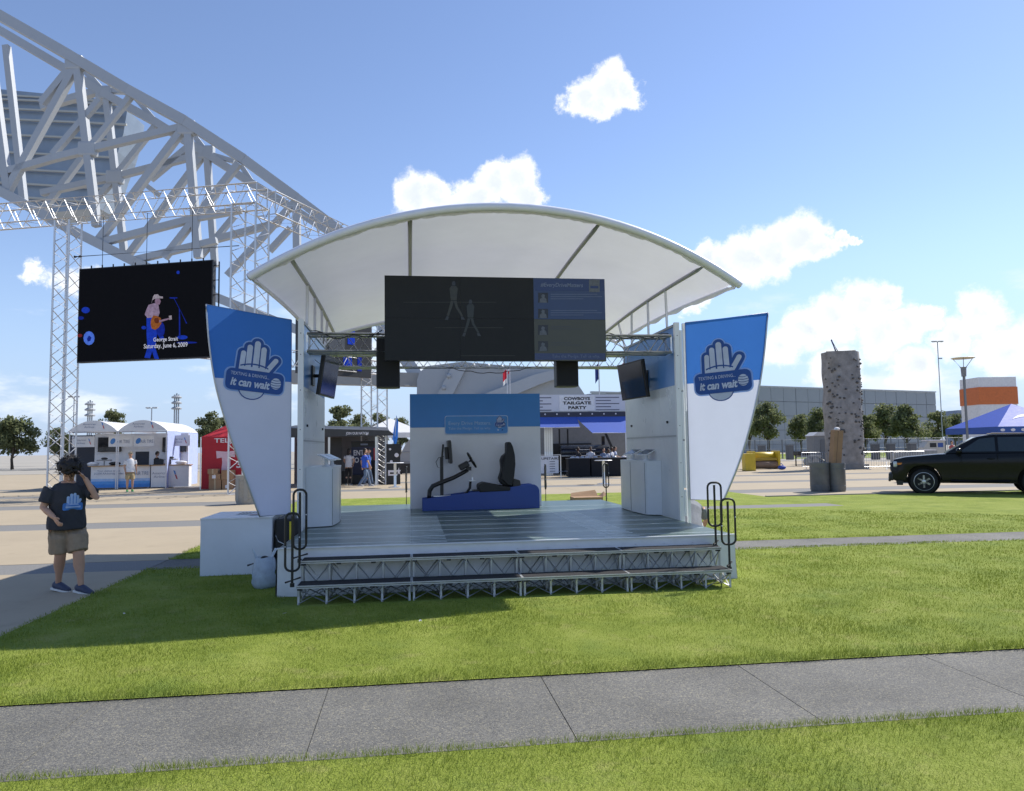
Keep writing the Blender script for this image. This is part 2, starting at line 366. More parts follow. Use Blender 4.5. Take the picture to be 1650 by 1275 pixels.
# sidewalk of exposed aggregate in front, a cross path behind
walk = struct(at_stage(MB().face([(-6.6,-4.05,-.008),(16,-4.05,-.008),(16,-2.83,-.008),(-6.6,-2.83,-.008)]).obj('sidewalk', AGGF)))
x = -6.3
while x < 12:
    slab(x, x+1.5, -4.06, -2.83, AGG, .0, 'slab', walk); x += 1.5
path = struct(at_stage(MB().face([(-4.95,3.05,-.025),(30,3.05,-.025),(30,4.05,-.025),(-4.95,4.05,-.025)]).obj('garden_path', AGGF)))
x = -4.95
while x < 28:
    slab(x, x+1.5, 3.05, 4.05, AGG, .002, 'slab', path); x += 1.5
p3 = struct(at_stage(MB().face([(3,10.3,-.025),(10.2,10.3,-.025),(10.2,11.2,-.025),(3,11.2,-.025)]).obj('short_path', AGGF)))
for k in range(4): slab(3+1.8*k, 4.8+1.8*k, 10.3, 11.2, AGGF, .004, 'slab', p3)
kb = struct(at_stage(MB().obj('kerb_strip', None))) if False else None
for nm, (x0, x1, y0, y1) in {'kerb': (9.95, 39, 14.15, 14.30), }.items():
    kk = struct(at_stage(MB().b2((x0, y0, -.05), (x1, y1, .03)).obj(nm, AGGF)))
# lawns: a bed of soil and turf, with real blades near the camera
LAWNS = [(-4.95,16,-2.82,3.05),(-4.95,30,4.05,10.3),(10.2,30,10.3,14.15),(-4.95,3,10.3,18),(3,10.2,11.2,14.15),(3,9.95,14.15,18),(-7,16,-9,-4.07)]
for (x0, x1, y0, y1) in LAWNS:
    nx, ny = max(2, int((x1-x0)/.25)), max(2, int((y1-y0)/.25)); V = []; F = []
    for j in range(ny+1):
        for i in range(nx+1):
            X, Y = x0+(x1-x0)*i/nx, y0+(y1-y0)*j/ny
            e = min(i, nx-i, j, ny-j)
            V.append((X, Y, .004 if e == 0 else .018+.012*mnoise.noise((X*.8, Y*.8, 3))))
    for j in range(ny):
        for i in range(nx): q = j*(nx+1)+i; F.append((q, q+1, q+nx+2, q+nx+1))
    struct(at_stage(MB().add(V, F).obj('lawn', LAWN, smooth=True)))
def grass_blades():
    Ps = []
    for (x0, x1, y0, y1) in LAWNS:
        n = int((x1-x0)*(y1-y0)*5200); X = RNG.uniform(x0-.012, x1+.012, n); Y = RNG.uniform(y0-.012, y1+.012, n)
        wx = S0.x+X*math.cos(TH)-Y*math.sin(TH); wy = S0.y+X*math.sin(TH)+Y*math.cos(TH)
        dist = np.hypot(wx, wy); prob = np.clip((6.0/np.maximum(dist, 1))**2.0, .03, 1)
        keep = (RNG.random(n) < prob) & (wy > 3.2) & (np.abs(wx) < wy*.74+.3) & (dist < 20) & ~((np.abs(X) < 2.6) & (Y > .9) & (Y < 6.8))
        Ps.append(np.stack([X[keep], Y[keep], dist[keep]], 1))
    for ye, s_ in ((-2.82,-1),(-4.07,1),(3.05,1),(4.05,-1)):      # unmown fringe leaning over the paths
        n = 5200 if ye < 0 else 2600; X = RNG.uniform(-4.95, 7.5, n); ok = np.array([mnoise.noise((x*3.1, ye, 5)) for x in X])+RNG.uniform(-.5, .5, n) > -.12; X = X[ok]
        Y = ye+s_*np.abs(RNG.normal(0, .018, len(X))); wx = S0.x+X*math.cos(TH)-Y*math.sin(TH); wy = S0.y+X*math.sin(TH)+Y*math.cos(TH)
        ok = ~((np.abs(X) < 2.7) & (Y > .5)); Ps.append(np.stack([X, Y, np.hypot(wx, wy)], 1)[ok])
    P = np.concatenate(Ps); n = len(P)
    sc = np.clip(P[:,2]/6.0, .8, 3.0)
    w = .0042*sc*RNG.uniform(.7, 1.3, n); h = RNG.uniform(.014, .032, n)*np.clip(sc, 1, 1.2); h[(np.abs(P[:,0]) < 2.6) & (P[:,1] > -.12) & (P[:,1] < .9)] *= .45; ed = np.minimum(np.abs(P[:,1]+2.82), np.abs(P[:,1]+4.07)); h *= 1+.9*np.clip(1-ed/.16, 0, 1)*RNG.uniform(.3, 1, n)
    clump = np.array([mnoise.noise((p[0]*2.2, p[1]*2.2, 9)) for p in P]) ; h *= 1+.45*clump
    a = RNG.uniform(0, 2*math.pi, n); la = RNG.uniform(0, 2*math.pi, n); ln = RNG.uniform(.1, .9, n)*h
    V = np.empty((n, 3, 3)); z0 = .012
    V[:,0,0] = P[:,0]-np.cos(a)*w/2; V[:,0,1] = P[:,1]-np.sin(a)*w/2; V[:,0,2] = z0
    V[:,1,0] = P[:,0]+np.cos(a)*w/2; V[:,1,1] = P[:,1]+np.sin(a)*w/2; V[:,1,2] = z0
    V[:,2,0] = P[:,0]+np.cos(la)*ln; V[:,2,1] = P[:,1]+np.sin(la)*ln; V[:,2,2] = z0+h
    me = bpy.data.meshes.new('grass'); me.vertices.add(n*3); me.vertices.foreach_set('co', V.ravel()); me.loops.add(n*3); me.loops.foreach_set('vertex_index', np.arange(n*3, dtype=np.int32))
    me.polygons.add(n); me.polygons.foreach_set('loop_start', np.arange(0, n*3, 3, dtype=np.int32)); me.update(); me.validate(); me.materials.append(BLADE)
    o = at_stage(link(bpy.data.objects.new('grass', me))); stuff(o); tag(o, 'short bright green mown grass of the lawn around the stage', 'grass')
    return n
print('blades', grass_blades())
# scraps of white paper lying on the lawn
for i, (u, v, s) in enumerate(((459,997,.05),(200,997,.03),(677,1010,.03))):
    p = GP(u, v); b = MB(); k = 7
    b.add([(s*.6*math.cos(6.28*j/k)*random.uniform(.6,1.1), s*.5*math.sin(6.28*j/k)*random.uniform(.6,1.1), .045+.02*random.random()) for j in range(k)]+[(0,0,.05)], [(j,(j+1)%k,k) for j in range(k)])
    o = b.obj('paper_scrap', M('paper', (.75,.74,.72), .8), smooth=False); o.location = p
    tag(o, ['white paper scrap on the shaded lawn just before the left end of the steps', 'white paper scrap on the shaded lawn, farthest left of the scraps', 'white paper scrap on the lawn before the middle of the steps'][i], 'litter')
# ------------------------------------------------------------------ the stage
DZ = .555; HW = 2.71
VINYL = M('white_vinyl', (.72, .73, .74), .45, var=.06, vs=4, bump=.25, bs=9)
DECKM = M('deck_green', (.070, .112, .100), .32, var=.12, vs=3.0, bump=.03, bs=40, wear=((.09,.135,.122), 1.1, .5, .8), spec=.6)
LINE = M('field_line_paint', (.74, .80, .80), .4, var=.2, vs=14)
stage = sthing('stage_deck', 'low wide stage deck with glossy green field floor and white vinyl skirt', 'stage', 0, .56)
D = 6.45     # deck depth
# floor panels, one by one
xs = [-HW, -1.22, 1.22, HW]
ys = [0, 1.22, 2.44, 3.66, 4.88, D]
for i in range(3):
    for j in range(5):
        block('floor_panel', (xs[i]+.0015, ys[j]+.0015, DZ-.03), (xs[i+1]-.0015, ys[j+1]-.0015, DZ), DECKM, stage)
block('deck_core', (-HW+.01, .01, .06), (HW-.01, D-.01, DZ-.031), M('plywood_dark', (.08,.07,.06), .8), stage)
yl = [.28, .80, .92, 1.45, 2.0, 2.14, 2.75, 3.4, 4.15, 5.0]
for y in yl: block('field_line', (-HW+.06, y-.008, DZ), (HW-.06, y+.008, DZ+.0015), LINE, stage)
for cx in (-1.02, 1.35):
    for k in range(24):
        y = .16+k*.15
        if any(abs(y-q) < .03 for q in yl): continue
        block('hash_mark', (cx-.22, y-.012, DZ), (cx+.22, y+.012, DZ+.0015), LINE, stage)
# skirt: white vinyl wrapped over the front edge and hanging loosely to the grass
def skirt(name, p0, p1, z0, z1, nx, amp, seed):
    p0, p1 = Vector(p0), Vector(p1); n_ = (p1-p0).cross(ZUP).normalized(); V = []; F = []; nz = 6
    for j in range(nz+1):
        f = j/nz; z = z1+(z0-z1)*f
        for i in range(nx+1):
            p = p0+(p1-p0)*(i/nx); w = amp*f*(mnoise.noise((i*.35+seed, f*1.2, 0)) + .5*mnoise.noise((i*.9, f*2, seed)))
            V.append(p+n_*(w+amp*.6*f)+Vector((0,0,z)))
    for j in range(nz):
        for i in range(nx): q = j*(nx+1)+i; F.append((q, q+1, q+nx+2, q+nx+1))
    return MB().add(V, F).obj(name, VINYL, stage, smooth=True)
skirt('front_skirt', (-HW-.015, -.012, 0), (HW+.015, -.012, 0), .01, DZ-.006, 80, .035, 1)
skirt('left_skirt', (-HW-.012, D, 0), (-HW-.012, -.015, 0), .012, DZ-.006, 60, .05, 5)
skirt('right_skirt', (HW+.012, -.015, 0), (HW+.012, D, 0), .012, DZ-.006, 60, .03, 8)
skirt('rear_skirt', (HW, D+.012, 0), (-HW, D+.012, 0), .012, DZ-.006, 40, .03, 11)
block('edge_trim', (-HW-.02, -.03, DZ-.012), (HW+.02, .012, DZ+.004), M('edge_trim_white', (.68,.70,.73), .35), stage, bevel=.003)
for k in range(15): MB().ell((-2.5+k*.36, -.032, DZ-.08), (.008,.004,.008), 6, 5).obj('rivet', ALU, stage)
# two rows of four aluminium step platforms on folding lattice legs
TRIM = M('step_frame_aluminium', (.50, .51, .51), .38, .25, var=.12, vs=12)
def step_unit(h, depth, label, x, y, group):
    t = sthing('step_platform', label, 'step', x, y, 0, 0, group); w = 1.216; a = -w/2
    block('tread', (a+.012, .012, h-.018), (w/2-.012, depth-.004, h), BLACKC, t, bevel=.003)
    fr = MB(); hh = .036
    for (p, q) in (((a,0,h-hh),(w/2,.03,h-.004)), ((a,depth-.03,h-hh),(w/2,depth,h-.004)), ((a,.0301,h-hh),(a+.03,depth-.0301,h-.004)), ((w/2-.03,.0301,h-hh),(w/2,depth-.0301,h-.004))): fr.b2(p, q)
    fr.obj('frame', TRIM, t)
    block('frame_groove', (a+.004, -.0015, h-.022), (w/2-.004, .0, h-.017), BLACKM, t)
    for i in range(4):
        block('corner_block', (a+.01+i*.38, -.004, h-hh-.016), (a+.06+i*.38, .03, h-hh+.001), BLACKP, t)
    n = 4; z1 = h-hh; z0 = .02 if h < .3 else .02
    for yy in (.018, depth-.018):
        for i in range(n+1):
            X = a+.022+(w-.044)*i/n
            stick('upright', (X, yy, z0), (X, yy, z1), .011, TRIM, t, 6, .011, ref=(0,1,0)) if False else stick('upright', (X, yy, z0), (X, yy, z1), .0125, TRIM, t, 6)
        for i in range(n):
            X0 = a+.022+(w-.044)*i/n; X1 = a+.022+(w-.044)*(i+1)/n
            stick('brace', (X0, yy+.006, z1-.01), (X1, yy+.006, z0+.01), .0095, TRIM, t, 6)
            stick('brace', (X1, yy-.006, z1-.01), (X0, yy-.006, z0+.01), .0095, TRIM, t, 6)
    for i in range(n+1):
        X = a+.022+(w-.044)*i/n
        stick('brace', (X+.004, .03, z1-.01), (X+.004, depth-.03, z0+.01), .008, TRIM, t, 6)
        stick('brace', (X-.004, depth-.03, z1-.01), (X-.004, .03, z0+.01), .008, TRIM, t, 6)
    return t
side = ['at the left end', 'second from the left', 'third from the left', 'at the right end']
for i in range(4):
    X = -1.83+1.22*i
    step_unit(.225, .285, f'lower black carpeted step platform on aluminium lattice legs, {side[i]} of its row', X, .0, 'lower row of step platforms')
    step_unit(.445, .275, f'upper black carpeted step platform against the white skirt, {side[i]} of its row', X, .286, 'upper row of step platforms')
# handrails: a rounded loop on a post, clamped to the steps
def handrail(label, x, y, z0, ztop, group, w=.17, lh=.52, rz=0):
    t = sthing('handrail', label, 'handrail', x, y, 0, rz, group); r = .013
    stick('post', (0,0,z0), (0,0,ztop-.03), .014, BLACKM, t, 10)
    c = .06; pts = []
    for (cx, cz, a0) in ((w/2-c, -c, 0), (-w/2+c, -c, 90), (-w/2+c, -lh+c, 180), (w/2-c, -lh+c, 270)):
        for k in range(5):
            a = math.radians(a0+k*22.5); pts.append((cx+c*math.cos(a), 0, ztop+cz+c*math.sin(a)))
    MB().loft(pts, r, 8, closed=True).obj('loop', BLACKM, t, smooth=True)
    for s in (-1, 1): MB().ell((s*w/2, -.014, ztop-lh*.5+s*.05), (.008,.006,.008), 6, 5).obj('bolt', ALU, t)
    stick('clamp_bar', (-.06,-.07,z0+.05), (.07,.1,z0+.07), .011, BLACKM, t, 8)
    MB().lathe([(.024,z0-.01),(.024,z0+.03)], 10).obj('clamp', BLACKM, t, smooth=True, sharp=40)
    return t
handrail('black loop handrail on the upper step at the left, nearer the deck', -2.46, .40, .42, 1.22, 'handrails', .14, .66)
handrail('black loop handrail on the lower step at the left, nearest the camera', -2.50, .14, .20, .98, 'handrails', .15, .62)
handrail('taller black loop handrail on the upper step at the right end', 2.42, .40, .42, 1.20, 'handrails', .17, .52)
handrail('shorter black loop handrail on the lower step at the right end', 2.47, .14, .20, 1.02, 'handrails', .17, .53)
for (u, lab, w, rz) in ((546,'slim black handrail at the rear edge of the deck beside the left cabinet',.05,1.2),(655,'slim black handrail at the rear of the deck just left of the back panel',.05,1.2),(879,'black loop handrail at the rear of the deck just right of the back panel',.07,1.0),(980,'black loop handrail at the rear edge of the deck near the right wall',.13,.3)):
    p = ST(AT(u, 800, 15.6)); handrail(lab, p.x, 7.06, .35, 1.30, 'rear handrails', w, .50, rz)
# ---------------- side walls of the stage
def side_wall(s, label):
    """inner face towards the deck; s=-1 left, +1 right"""
    X = HW*s; t = sthing('side_wall', label, 'wall', X, 0, 0); d = s
    z0, zs, zb, zt = DZ, 1.80, 2.56, 3.44; y0, y1 = 2.42, 5.0
    BL = M('wall_blue_print', (.06, .22, .56), .3, var=.05, vs=1.2, spec=.6); WH = M('wall_white_laminate', (.60, .64, .67), .28, var=.07, vs=1.4, spec=.6, wear=((.52,.56,.60), 2.2, .52, .75))
    ym = 3.15
    for (a, b) in ((y0, ym), (ym, y1)):
        block('lower_panel', (0, a+.003, z0), (d*.05, b-.003, zs-.004), WH, t)
        block('upper_panel', (0, a+.003, zs+.004), (d*.05, b-.003, zb-.0015), WH, t)
        block('blue_panel', (0, a+.003, zb), (d*.05, b-.003, zt), BL, t)
    block('mid_rail', (-d*.006, y0, zs-.012), (0, y1, zs+.012), M('rail_grey', (.35,.37,.39), .4, .3), t)
    for k in range(18): MB().ell((-d*.008, y0+.08+k*.14, zs+.03), (.003,.008,.008), 6, 5).obj('rivet', ALU, t); MB().ell((-d*.008, y0+.08+k*.14, zs-.03), (.003,.008,.008), 6, 5).obj('rivet', ALU, t)
    PW = M('post_white', (.74,.75,.76), .35, .1, var=.05)
    stick('front_post', (d*.03, y0-.035, .12), (d*.03, y0-.035, zt+.06), .075, PW, t, h=.06, ref=(0,1,0))
    stick('rear_post', (d*.03, y1+.03, .12), (d*.03, y1+.03, zt), .06, PW, t, h=.05, ref=(0,1,0))
    if s > 0:
        for (a, b) in ((.62,1.0),(1.03,1.72),(1.75,2.45),(2.48,3.38)): block('channel', (d*.066, y0-.075, a), (d*.10, y0+.0, b), PW, t, bevel=.004)
        stick('outer_post', (d*.15, y0-.02, .15), (d*.15, y0-.02, zt+.05), .045, PW, t, h=.045, ref=(0,1,0))
    for z in (.9, 1.4, 1.95, 2.5, 3.0, 3.3): MB().ell((d*.03, y0-.067, z), (.007,.004,.007), 6, 5).obj('bolt', BLACKM, t)
    block('latch', (-d*.02, y0+.35, 2.0), (0, y0+.39, 2.035), BLACKP, t)
    block('latch', (-d*.02, y1-.35, 2.0), (0, y1-.31, 2.035), BLACKP, t)
    block('cap_rail', (-d*.015, y0, zt), (d*.06, y1, zt+.035), M('cap_rail_grey', (.30,.31,.32), .4, .5), t)
    return t
side_wall(-1, 'white side wall with blue upper band at the left of the stage')
side_wall(1, 'white side wall with blue upper band at the right of the stage')
# ---------------- cabinets with tablets and televisions on the walls
def cabinet(s, label, y0, y1, dep, ztop):
    t = sthing('demo_cabinet', label, 'cabinet', HW*s, 0, DZ); W2 = M('cabinet_white', (.62,.66,.70), .33, var=.06, vs=2, spec=.6)
    x0 = -s*.002; H = ztop-DZ
    def prof(g): # plan outline, front side bulging away from the wall
        pts = [(x0, y0), (x0-s*dep*.78, y0+.12)]
        for k in range(9):
            a = k/8; pts.append((x0-s*(dep*.78+dep*.22*math.sin(math.pi*(.15+.7*a))), y0+.16+(y1-y0-.32)*a))
        pts += [(x0-s*dep*.78, y1-.12), (x0, y1)]
        return pts
    P = prof(0)
    seams = [0, 3, 8, len(P)-1]
    MB().prism(P, .012, H, 'xy').obj('carcass', W2, t, smooth=True, sharp=18)
    for i in (2, 6):
        p = Vector((*P[i], 0)); stick('door_seam', p+Vector((-s*.002,0,.02)), p+Vector((-s*.002,0,H-.01)), .003, M('seam_dark', (.08,.09,.10), .7), t, 4)
    MB().prism([(p[0]*1.01, p[1]) for p in P], H, H+.018, 'xy').obj('worktop', W2, t, smooth=True, sharp=18)
    return t
cabinet(-1, 'white curved-front demo cabinet against the left side wall', 2.72, 4.35, .40, 1.40)
cabinet(1, 'white curved-front demo cabinet against the right side wall', 3.15, 4.85, .25, 1.40)
def tablet(x, y, z, rz, label, white=True):
    t = sthing('tablet_stand', label, 'tablet', x, y, z, rz, 'tablets on the demo cabinets')
    W = M('tablet_white', (.72,.74,.76), .3)
    MB().lathe([(.065,0),(.065,.012),(.03,.02),(.026,.09),(.03,.11)], 16).obj('stand', W, t, smooth=True, sharp=40)
    R = Matrix.Rotation(math.radians(24), 3, 'X')
    MB().box((0,0,.135), (.30,.22,.014), R).obj('housing', W, t, bevel=.004)
    MB().box((0,-.004,.1435), (.26,.18,.004), R).obj('display', GLASSK, t)
tablet(-2.47, 3.15, 1.418, 1.35, 'white tablet on a short stand, nearer one on the left cabinet')
tablet(-2.46, 3.85, 1.418, 1.35, 'white tablet on a short stand, farther one on the left cabinet')
tablet(2.60, 3.55, 1.418, -1.3, 'white tablet on a short stand, nearer one on the right cabinet')
tablet(2.60, 4.30, 1.418, -1.3, 'white tablet on a short stand, farther one on the right cabinet')
def television(s, label, y, z, yaw, w=1.02, h=.60):
    t = sthing('television', label, 'television', HW*s, y, z); R = Matrix.Rotation(yaw, 4, 'Z') @ Matrix.Rotation(math.radians(8), 4, 'X')
    c = Vector((-s*.27, 0, 0))
    def tr(b): b.v = [tuple(R.to_3x3() @ Vector(p) + c) for p in b.v]; return b
    tr(MB().box((0,.03,0), (w,.055,h))).obj('housing', BLACKP, t, bevel=.008)
    tr(MB().box((0,.0,0), (w-.05,.008,h-.05))).obj('display', M('television_glass', (.022,.025,.03), .10, var=.05, spec=.7), t)
    tr(MB().box((0,.085,0), (w*.5,.05,h*.5))).obj('rear_cover', BLACKP, t, bevel=.01)
    stick('bracket_arm', tuple(R.to_3x3() @ Vector((0,.1,0))+c), (-s*.003,.05,.02), .035, BLACKM, t, h=.05)
    MB().box((-s*.012,.05,.02), (.02,.25,.3)).obj('wall_plate', BLACKM, t)
    stick('cable', (-s*.005,.3,.3), tuple(R.to_3x3() @ Vector((w*.3,.1,.1))+c), .006, BLACKM, t, 6)
television(-1, 'black flat television bracketed to the left side wall, seen nearly edge on', 3.35, 2.78, math.radians(83), .98, .62)
television(1, 'black flat television tilted out from the right side wall', 3.75, 2.75, math.radians(-82), .98, .62)
# ------------------------------------------------------------------ roof, trusses, screen
def SY(u, v, y):       # sight line on the stage plane y = const, in stage coordinates
    d = pxray(u, v); k = (y-(CAM-S0).dot(E2))/d.dot(E2); return ST(CAM+d*k)
def strip(t, name, pts, mat, r, n=8, smooth=True): return MB().loft(pts, r, n).obj(name, mat, t, smooth=smooth, sharp=50)
t = sthing('roof_truss', 'front aluminium box truss spanning between the stage walls behind the video wall', 'truss', 0, 2.52, 0)
truss(t, (-2.66,0,3.175), (2.66,0,3.175), .25, .025, .36, ALU, h=.25, rb=.011)
t = sthing('roof_truss', 'rear aluminium box truss hung below the back half of the canopy', 'truss', 0, 4.78, 0)
truss(t, (-2.66,0,3.19), (2.66,0,3.19), .22, .022, .34, ALU, h=.22, rb=.010)
CAN = M('canopy_cloth', (.70, .70, .72), .7, var=.04, vs=1.2, bump=.15, bs=5, trans=.30, spec=.2)
RIBG = M('rib_grey', (.33, .34, .38), .4, .15, var=.08)
canopy = sthing('stage_canopy', 'large arched white fabric canopy on grey tube ribs over the stage', 'canopy', 0, 0, 0)
def canz(x, v):
    hw = 3.19+(3.05-3.19)*v; zc = 3.81+.02*v; za = 4.68-.30*v; s = za-zc; R = (hw*hw+s*s)/(2*s)
    return za-R+math.sqrt(max(0, R*R-x*x)) + .07*math.sin(math.pi*v)
def canp(x, v, dz=0):
    y0 = .82+.33*(x/3.19)**2; return Vector((x, y0+(6.75-y0)*v, canz(x, v)+dz))
nx, ny = 56, 18; V = []; F = []
for j in range(ny+1):
    for i in range(nx+1):
        x = (3.18-.13*j/ny)*(2*i/nx-1); sag = -.02*math.sin(math.pi*j/ny)*abs(math.sin(math.pi*(x+3.9)/1.48))
        V.append(canp(x*(1 if j < ny else .99), j/ny, .03+sag))
for j in range(ny):
    for i in range(nx): q = j*(nx+1)+i; F.append((q, q+1, q+nx+2, q+nx+1))
MB().add(V, F).obj('fabric', CAN, canopy, smooth=True)
TUBEW = M('arch_tube', (.74,.75,.82), .4, .0, var=.04)
strip(canopy, 'front_arch', [canp(3.2*math.sin(math.pi*(k/40-.5)), 0) for k in range(41)], TUBEW, .052, 10)
strip(canopy, 'rear_arch', [canp(3.06*(2*k/30-1), 1) for k in range(31)], TUBEW, .035, 8)
for s in (-1, 1):
    strip(canopy, 'side_edge_tube', [canp(s*(3.185-.135*k/16), k/16) for k in range(17)], TUBEW, .03, 8)
    for x in (1.22, 2.70): strip(canopy, 'rib', [canp(s*x, k/16, -.015) for k in range(17)], RIBG, .030, 10)
    for y in (2.55, 3.45, 4.4, 5.3):
        v = (y-.85)/5.9; b = Vector((s*2.70, min(y+.12, 4.95), 3.475)); strip(canopy, 'strut', [canp(s*2.70, v, -.03), b], TUBEW, .02, 8)
    strip(canopy, 'rear_brace', [canp(s*2.70, .97, -.03), (s*2.74, 5.03, 3.46)], TUBEW, .02, 8)
# loose hem of the cloth below the front arch
V = []; F = []; n = 150
for i in range(n+1):
    x = 3.13*(2*i/n-1); p = canp(x, 0, .0); w = .045+.022*mnoise.noise((i*.16, 0, 4))+.014*mnoise.noise((i*.6, 3, 4))
    V += [p+Vector((0,.05,-.02)), p+Vector((0,.06,-.02-w))]
for i in range(n): F.append((2*i, 2*i+1, 2*i+3, 2*i+2))
MB().add(V, F).obj('hem', M('hem_cloth', (.72,.72,.72), .8, var=.1, trans=.3), canopy)
for s in (-1, 1):
    V = []; F = []
    for i in range(41):
        p = canp(s*(3.16-.13*i/40), i/40); w = .07+.04*mnoise.noise((i*.3, s, 2)); V += [p+Vector((0,0,-.01)), p+Vector((-s*.04,0,-.01-w))]
    for i in range(40): F.append((2*i, 2*i+1, 2*i+3, 2*i+2))
    MB().add(V, F).obj('hem', M('hem_cloth', (.62,.62,.56), .8), canopy)
# video wall of six displays
vw = sthing('video_wall', 'wide dark video wall of six panels hung under the canopy', 'video wall', 0, 2.1, 0)
PX0, PX1, PZ0, PZ1 = -1.575, 1.575, 2.885, 4.08
pw, ph = (PX1-PX0)/3, (PZ1-PZ0)/2
SCD = M('display_dark', (.017, .018, .019), .5, var=.15, vs=2, spec=.25); SCB = M('display_blue', (.036, .062, .15), .4, var=.06, vs=3); SCO = M('display_olive', (.065, .068, .056), .4, var=.06, vs=3)
SCH = M('display_navy', (.028, .045, .13), .22, var=.05); SCT = M('display_text', (.10,.13,.22), .3); SCL = M('display_text_light', (.15,.18,.27), .3); SCP = M('display_portrait', (.022,.024,.03), .3, var=.4, vs=30); SCP2 = M('display_portrait_pale', (.10,.11,.13), .3, var=.3, vs=30)
for i in range(3):
    for j in range(2):
        a = (PX0+pw*i+.0006, 0, PZ0+ph*j+.0006); b = (PX0+pw*(i+1)-.0006, .11, PZ0+ph*(j+1)-.0006)
        pn = block('display_panel', a, b, BLACKP, vw)
        m = SCD if i < 2 else (SCB if j else SCO)
        block('display_face', (a[0]+.001, -.004, a[2]+.001), (b[0]-.001, .0005, b[2]-.001), m, pn)
def pic(name, pts, mat, y=-.006): return MB().face([(x, y, z) for x, z in pts]).obj(name, mat, vw, fix=False)
def VP_(u, v): p = SY(u, v, 2.1); return (p.x, p.z)
def rect(name, u0, v0, u1, v1, mat, y): return pic(name, [VP_(u0,v1), VP_(u1,v1), VP_(u1,v0), VP_(u0,v0)], mat, y)
rect('picture_header', 861.5, 450.5, 974, 469, SCH, -.0055); rect('picture_footer', 861.5, 569.5, 975, 580, SCH, -.0055)
text('#EveryDriveMatters', SCL, vw, (VP_(905,460.5)[0], -.007, VP_(905,460.5)[1]), .075, .62, bold=.01, shear=.15)
text('Take the Pledge. Tell us why.', SCT, vw, (VP_(928,575)[0], -.007, VP_(928,575)[1]), .055, .70, bold=.01)
rect('picture_badge', 949, 451, 966, 471, SCP2, -.007); rect('picture_badge', 951, 461, 964, 465, SCH, -.0085)
for k, (v0, v1) in enumerate(((472,488),(498,513),(524,540),(550,566))):
    rect('picture_portrait', 867, v0, 883, v1, SCP, -.0065)
    u, v = 875, v1
    pic('picture_figure', [VP_(u-6,v), VP_(u+6,v), VP_(u+5,v-6), VP_(u+2,v-8), VP_(u+3,v-12), VP_(u-1,v-14), VP_(u-3,v-11), VP_(u-2,v-8), VP_(u-5,v-6)], SCP2, -.0075)
    for q in range(3 if k < 2 else 2): rect('picture_text_line', 887, v0+2+q*3.6, [962,970,940][q] if k < 2 else [920,936][q], v0+3.3+q*3.6, SCT if k < 2 else M('display_text_dim', (.055,.06,.065), .3), -.0065)
# two dim ball players on the dark half of the screen
YEL = M('display_dim_yellow', (.034,.033,.020), .3, var=.3, vs=25); PAL = M('display_dim_pale', (.032,.035,.038), .3, var=.3, vs=25)
def figure(u, v, s, flip, m1, m2):
    f = -1 if flip else 1
    def P(pts, m): pic('picture_player', [VP_(u+f*a*s, v+b*s) for a, b in pts], m, -.0062)
    P([(-5,0),(5,0),(6,-12),(7,-20),(4,-24),(-4,-24),(-7,-20),(-6,-10)], m1)
    P([(-2.6,-25),(2.6,-25),(3,-29),(1.5,-32),(-1.5,-32),(-3,-29)], m2)
    P([(-5,1),(0,1),(-2,10),(-5,18),(-8,27),(-12,26),(-9,17)], m1); P([(0,1),(5,1),(7,11),(12,19),(16,27),(13,28),(8,20),(3,12)], m1)
    P([(-12,27),(-8,28),(-10,34),(-15,33)], m2); P([(12,28),(16,28),(19,33),(13,33)], m2)
figure(731, 484, .95, False, YEL, PAL); figure(758, 512, .9, False, M('display_dim_green', (.024,.027,.021), .3), PAL)
rect('picture_yard_line', 650, 487, 800, 487.7, YEL, -.0058); rect('picture_yard_line', 700, 528, 811, 528.7, YEL, -.0058); rect('picture_yard_line', 742, 573, 830, 573.7, YEL, -.0058)
for x in (-1.2, 0, 1.2):
    for z in (3.05, 3.30): stick('mount_hook', (x, .11, z), (x, .28, z), .018, BLACKM, vw, 8)
    stick('mount_rail', (x, .125, 2.95), (x, .125, 4.0), .04, BLACKM, vw, h=.03, ref=(0,1,0))
# loudspeakers hung from the truss
for (u, v0, v1, lab) in ((626,548,627,'black hanging loudspeaker under the left end of the video wall'),(908,548,625,'black hanging loudspeaker under the right part of the video wall')):
    a = SY(u, v0, 2.62); b = SY(u, v1, 2.62); tt = sthing('loudspeaker', lab, 'speaker', a.x, 2.5, 0); h0, h1 = b.z, a.z
    MB().prism([(-.165,-.12),(.165,-.12),(.165,.08),(.10,.16),(-.10,.16),(-.165,.08)], h0, h1, 'xy').obj('cabinet', BLACKP, tt, bevel=.01)
    block('grille', (-.15,-.128,h0+.02), (.15,-.1195,h1-.02), BLACKC, tt)
    stick('hanger', (0,.0,h1), (0,.0,h1+.12), .02, BLACKM, tt); stick('cable', (.05,.1,h0+.3), (.2,.25,3.1), .006, BLACKM, tt, 6)
cb2 = sthing('cable', 'loose black cable looping along the right of the front truss', 'cable', 0, 2.39, 0)
MB().loft([(1.62+1.0*k/12, 0, 3.335+.02*math.sin(k*1.3)-.07*math.sin(math.pi*k/12)) for k in range(13)], .007, 6).obj('cord', BLACKM, cb2, smooth=True)
cb3 = sthing('cable', 'thin black cable hanging below the middle of the rear truss', 'cable', 0, 4.64, 0)
MB().loft([(-.6+1.5*k/14, 0, 3.07-.10*math.sin(math.pi*k/14)+.012*math.sin(k*2)) for k in range(15)], .007, 6).obj('cord', BLACKM, cb3, smooth=True)
cb = sthing('cable', 'loose black cable drooping along the left of the front truss', 'cable', 0, 2.38, 0)
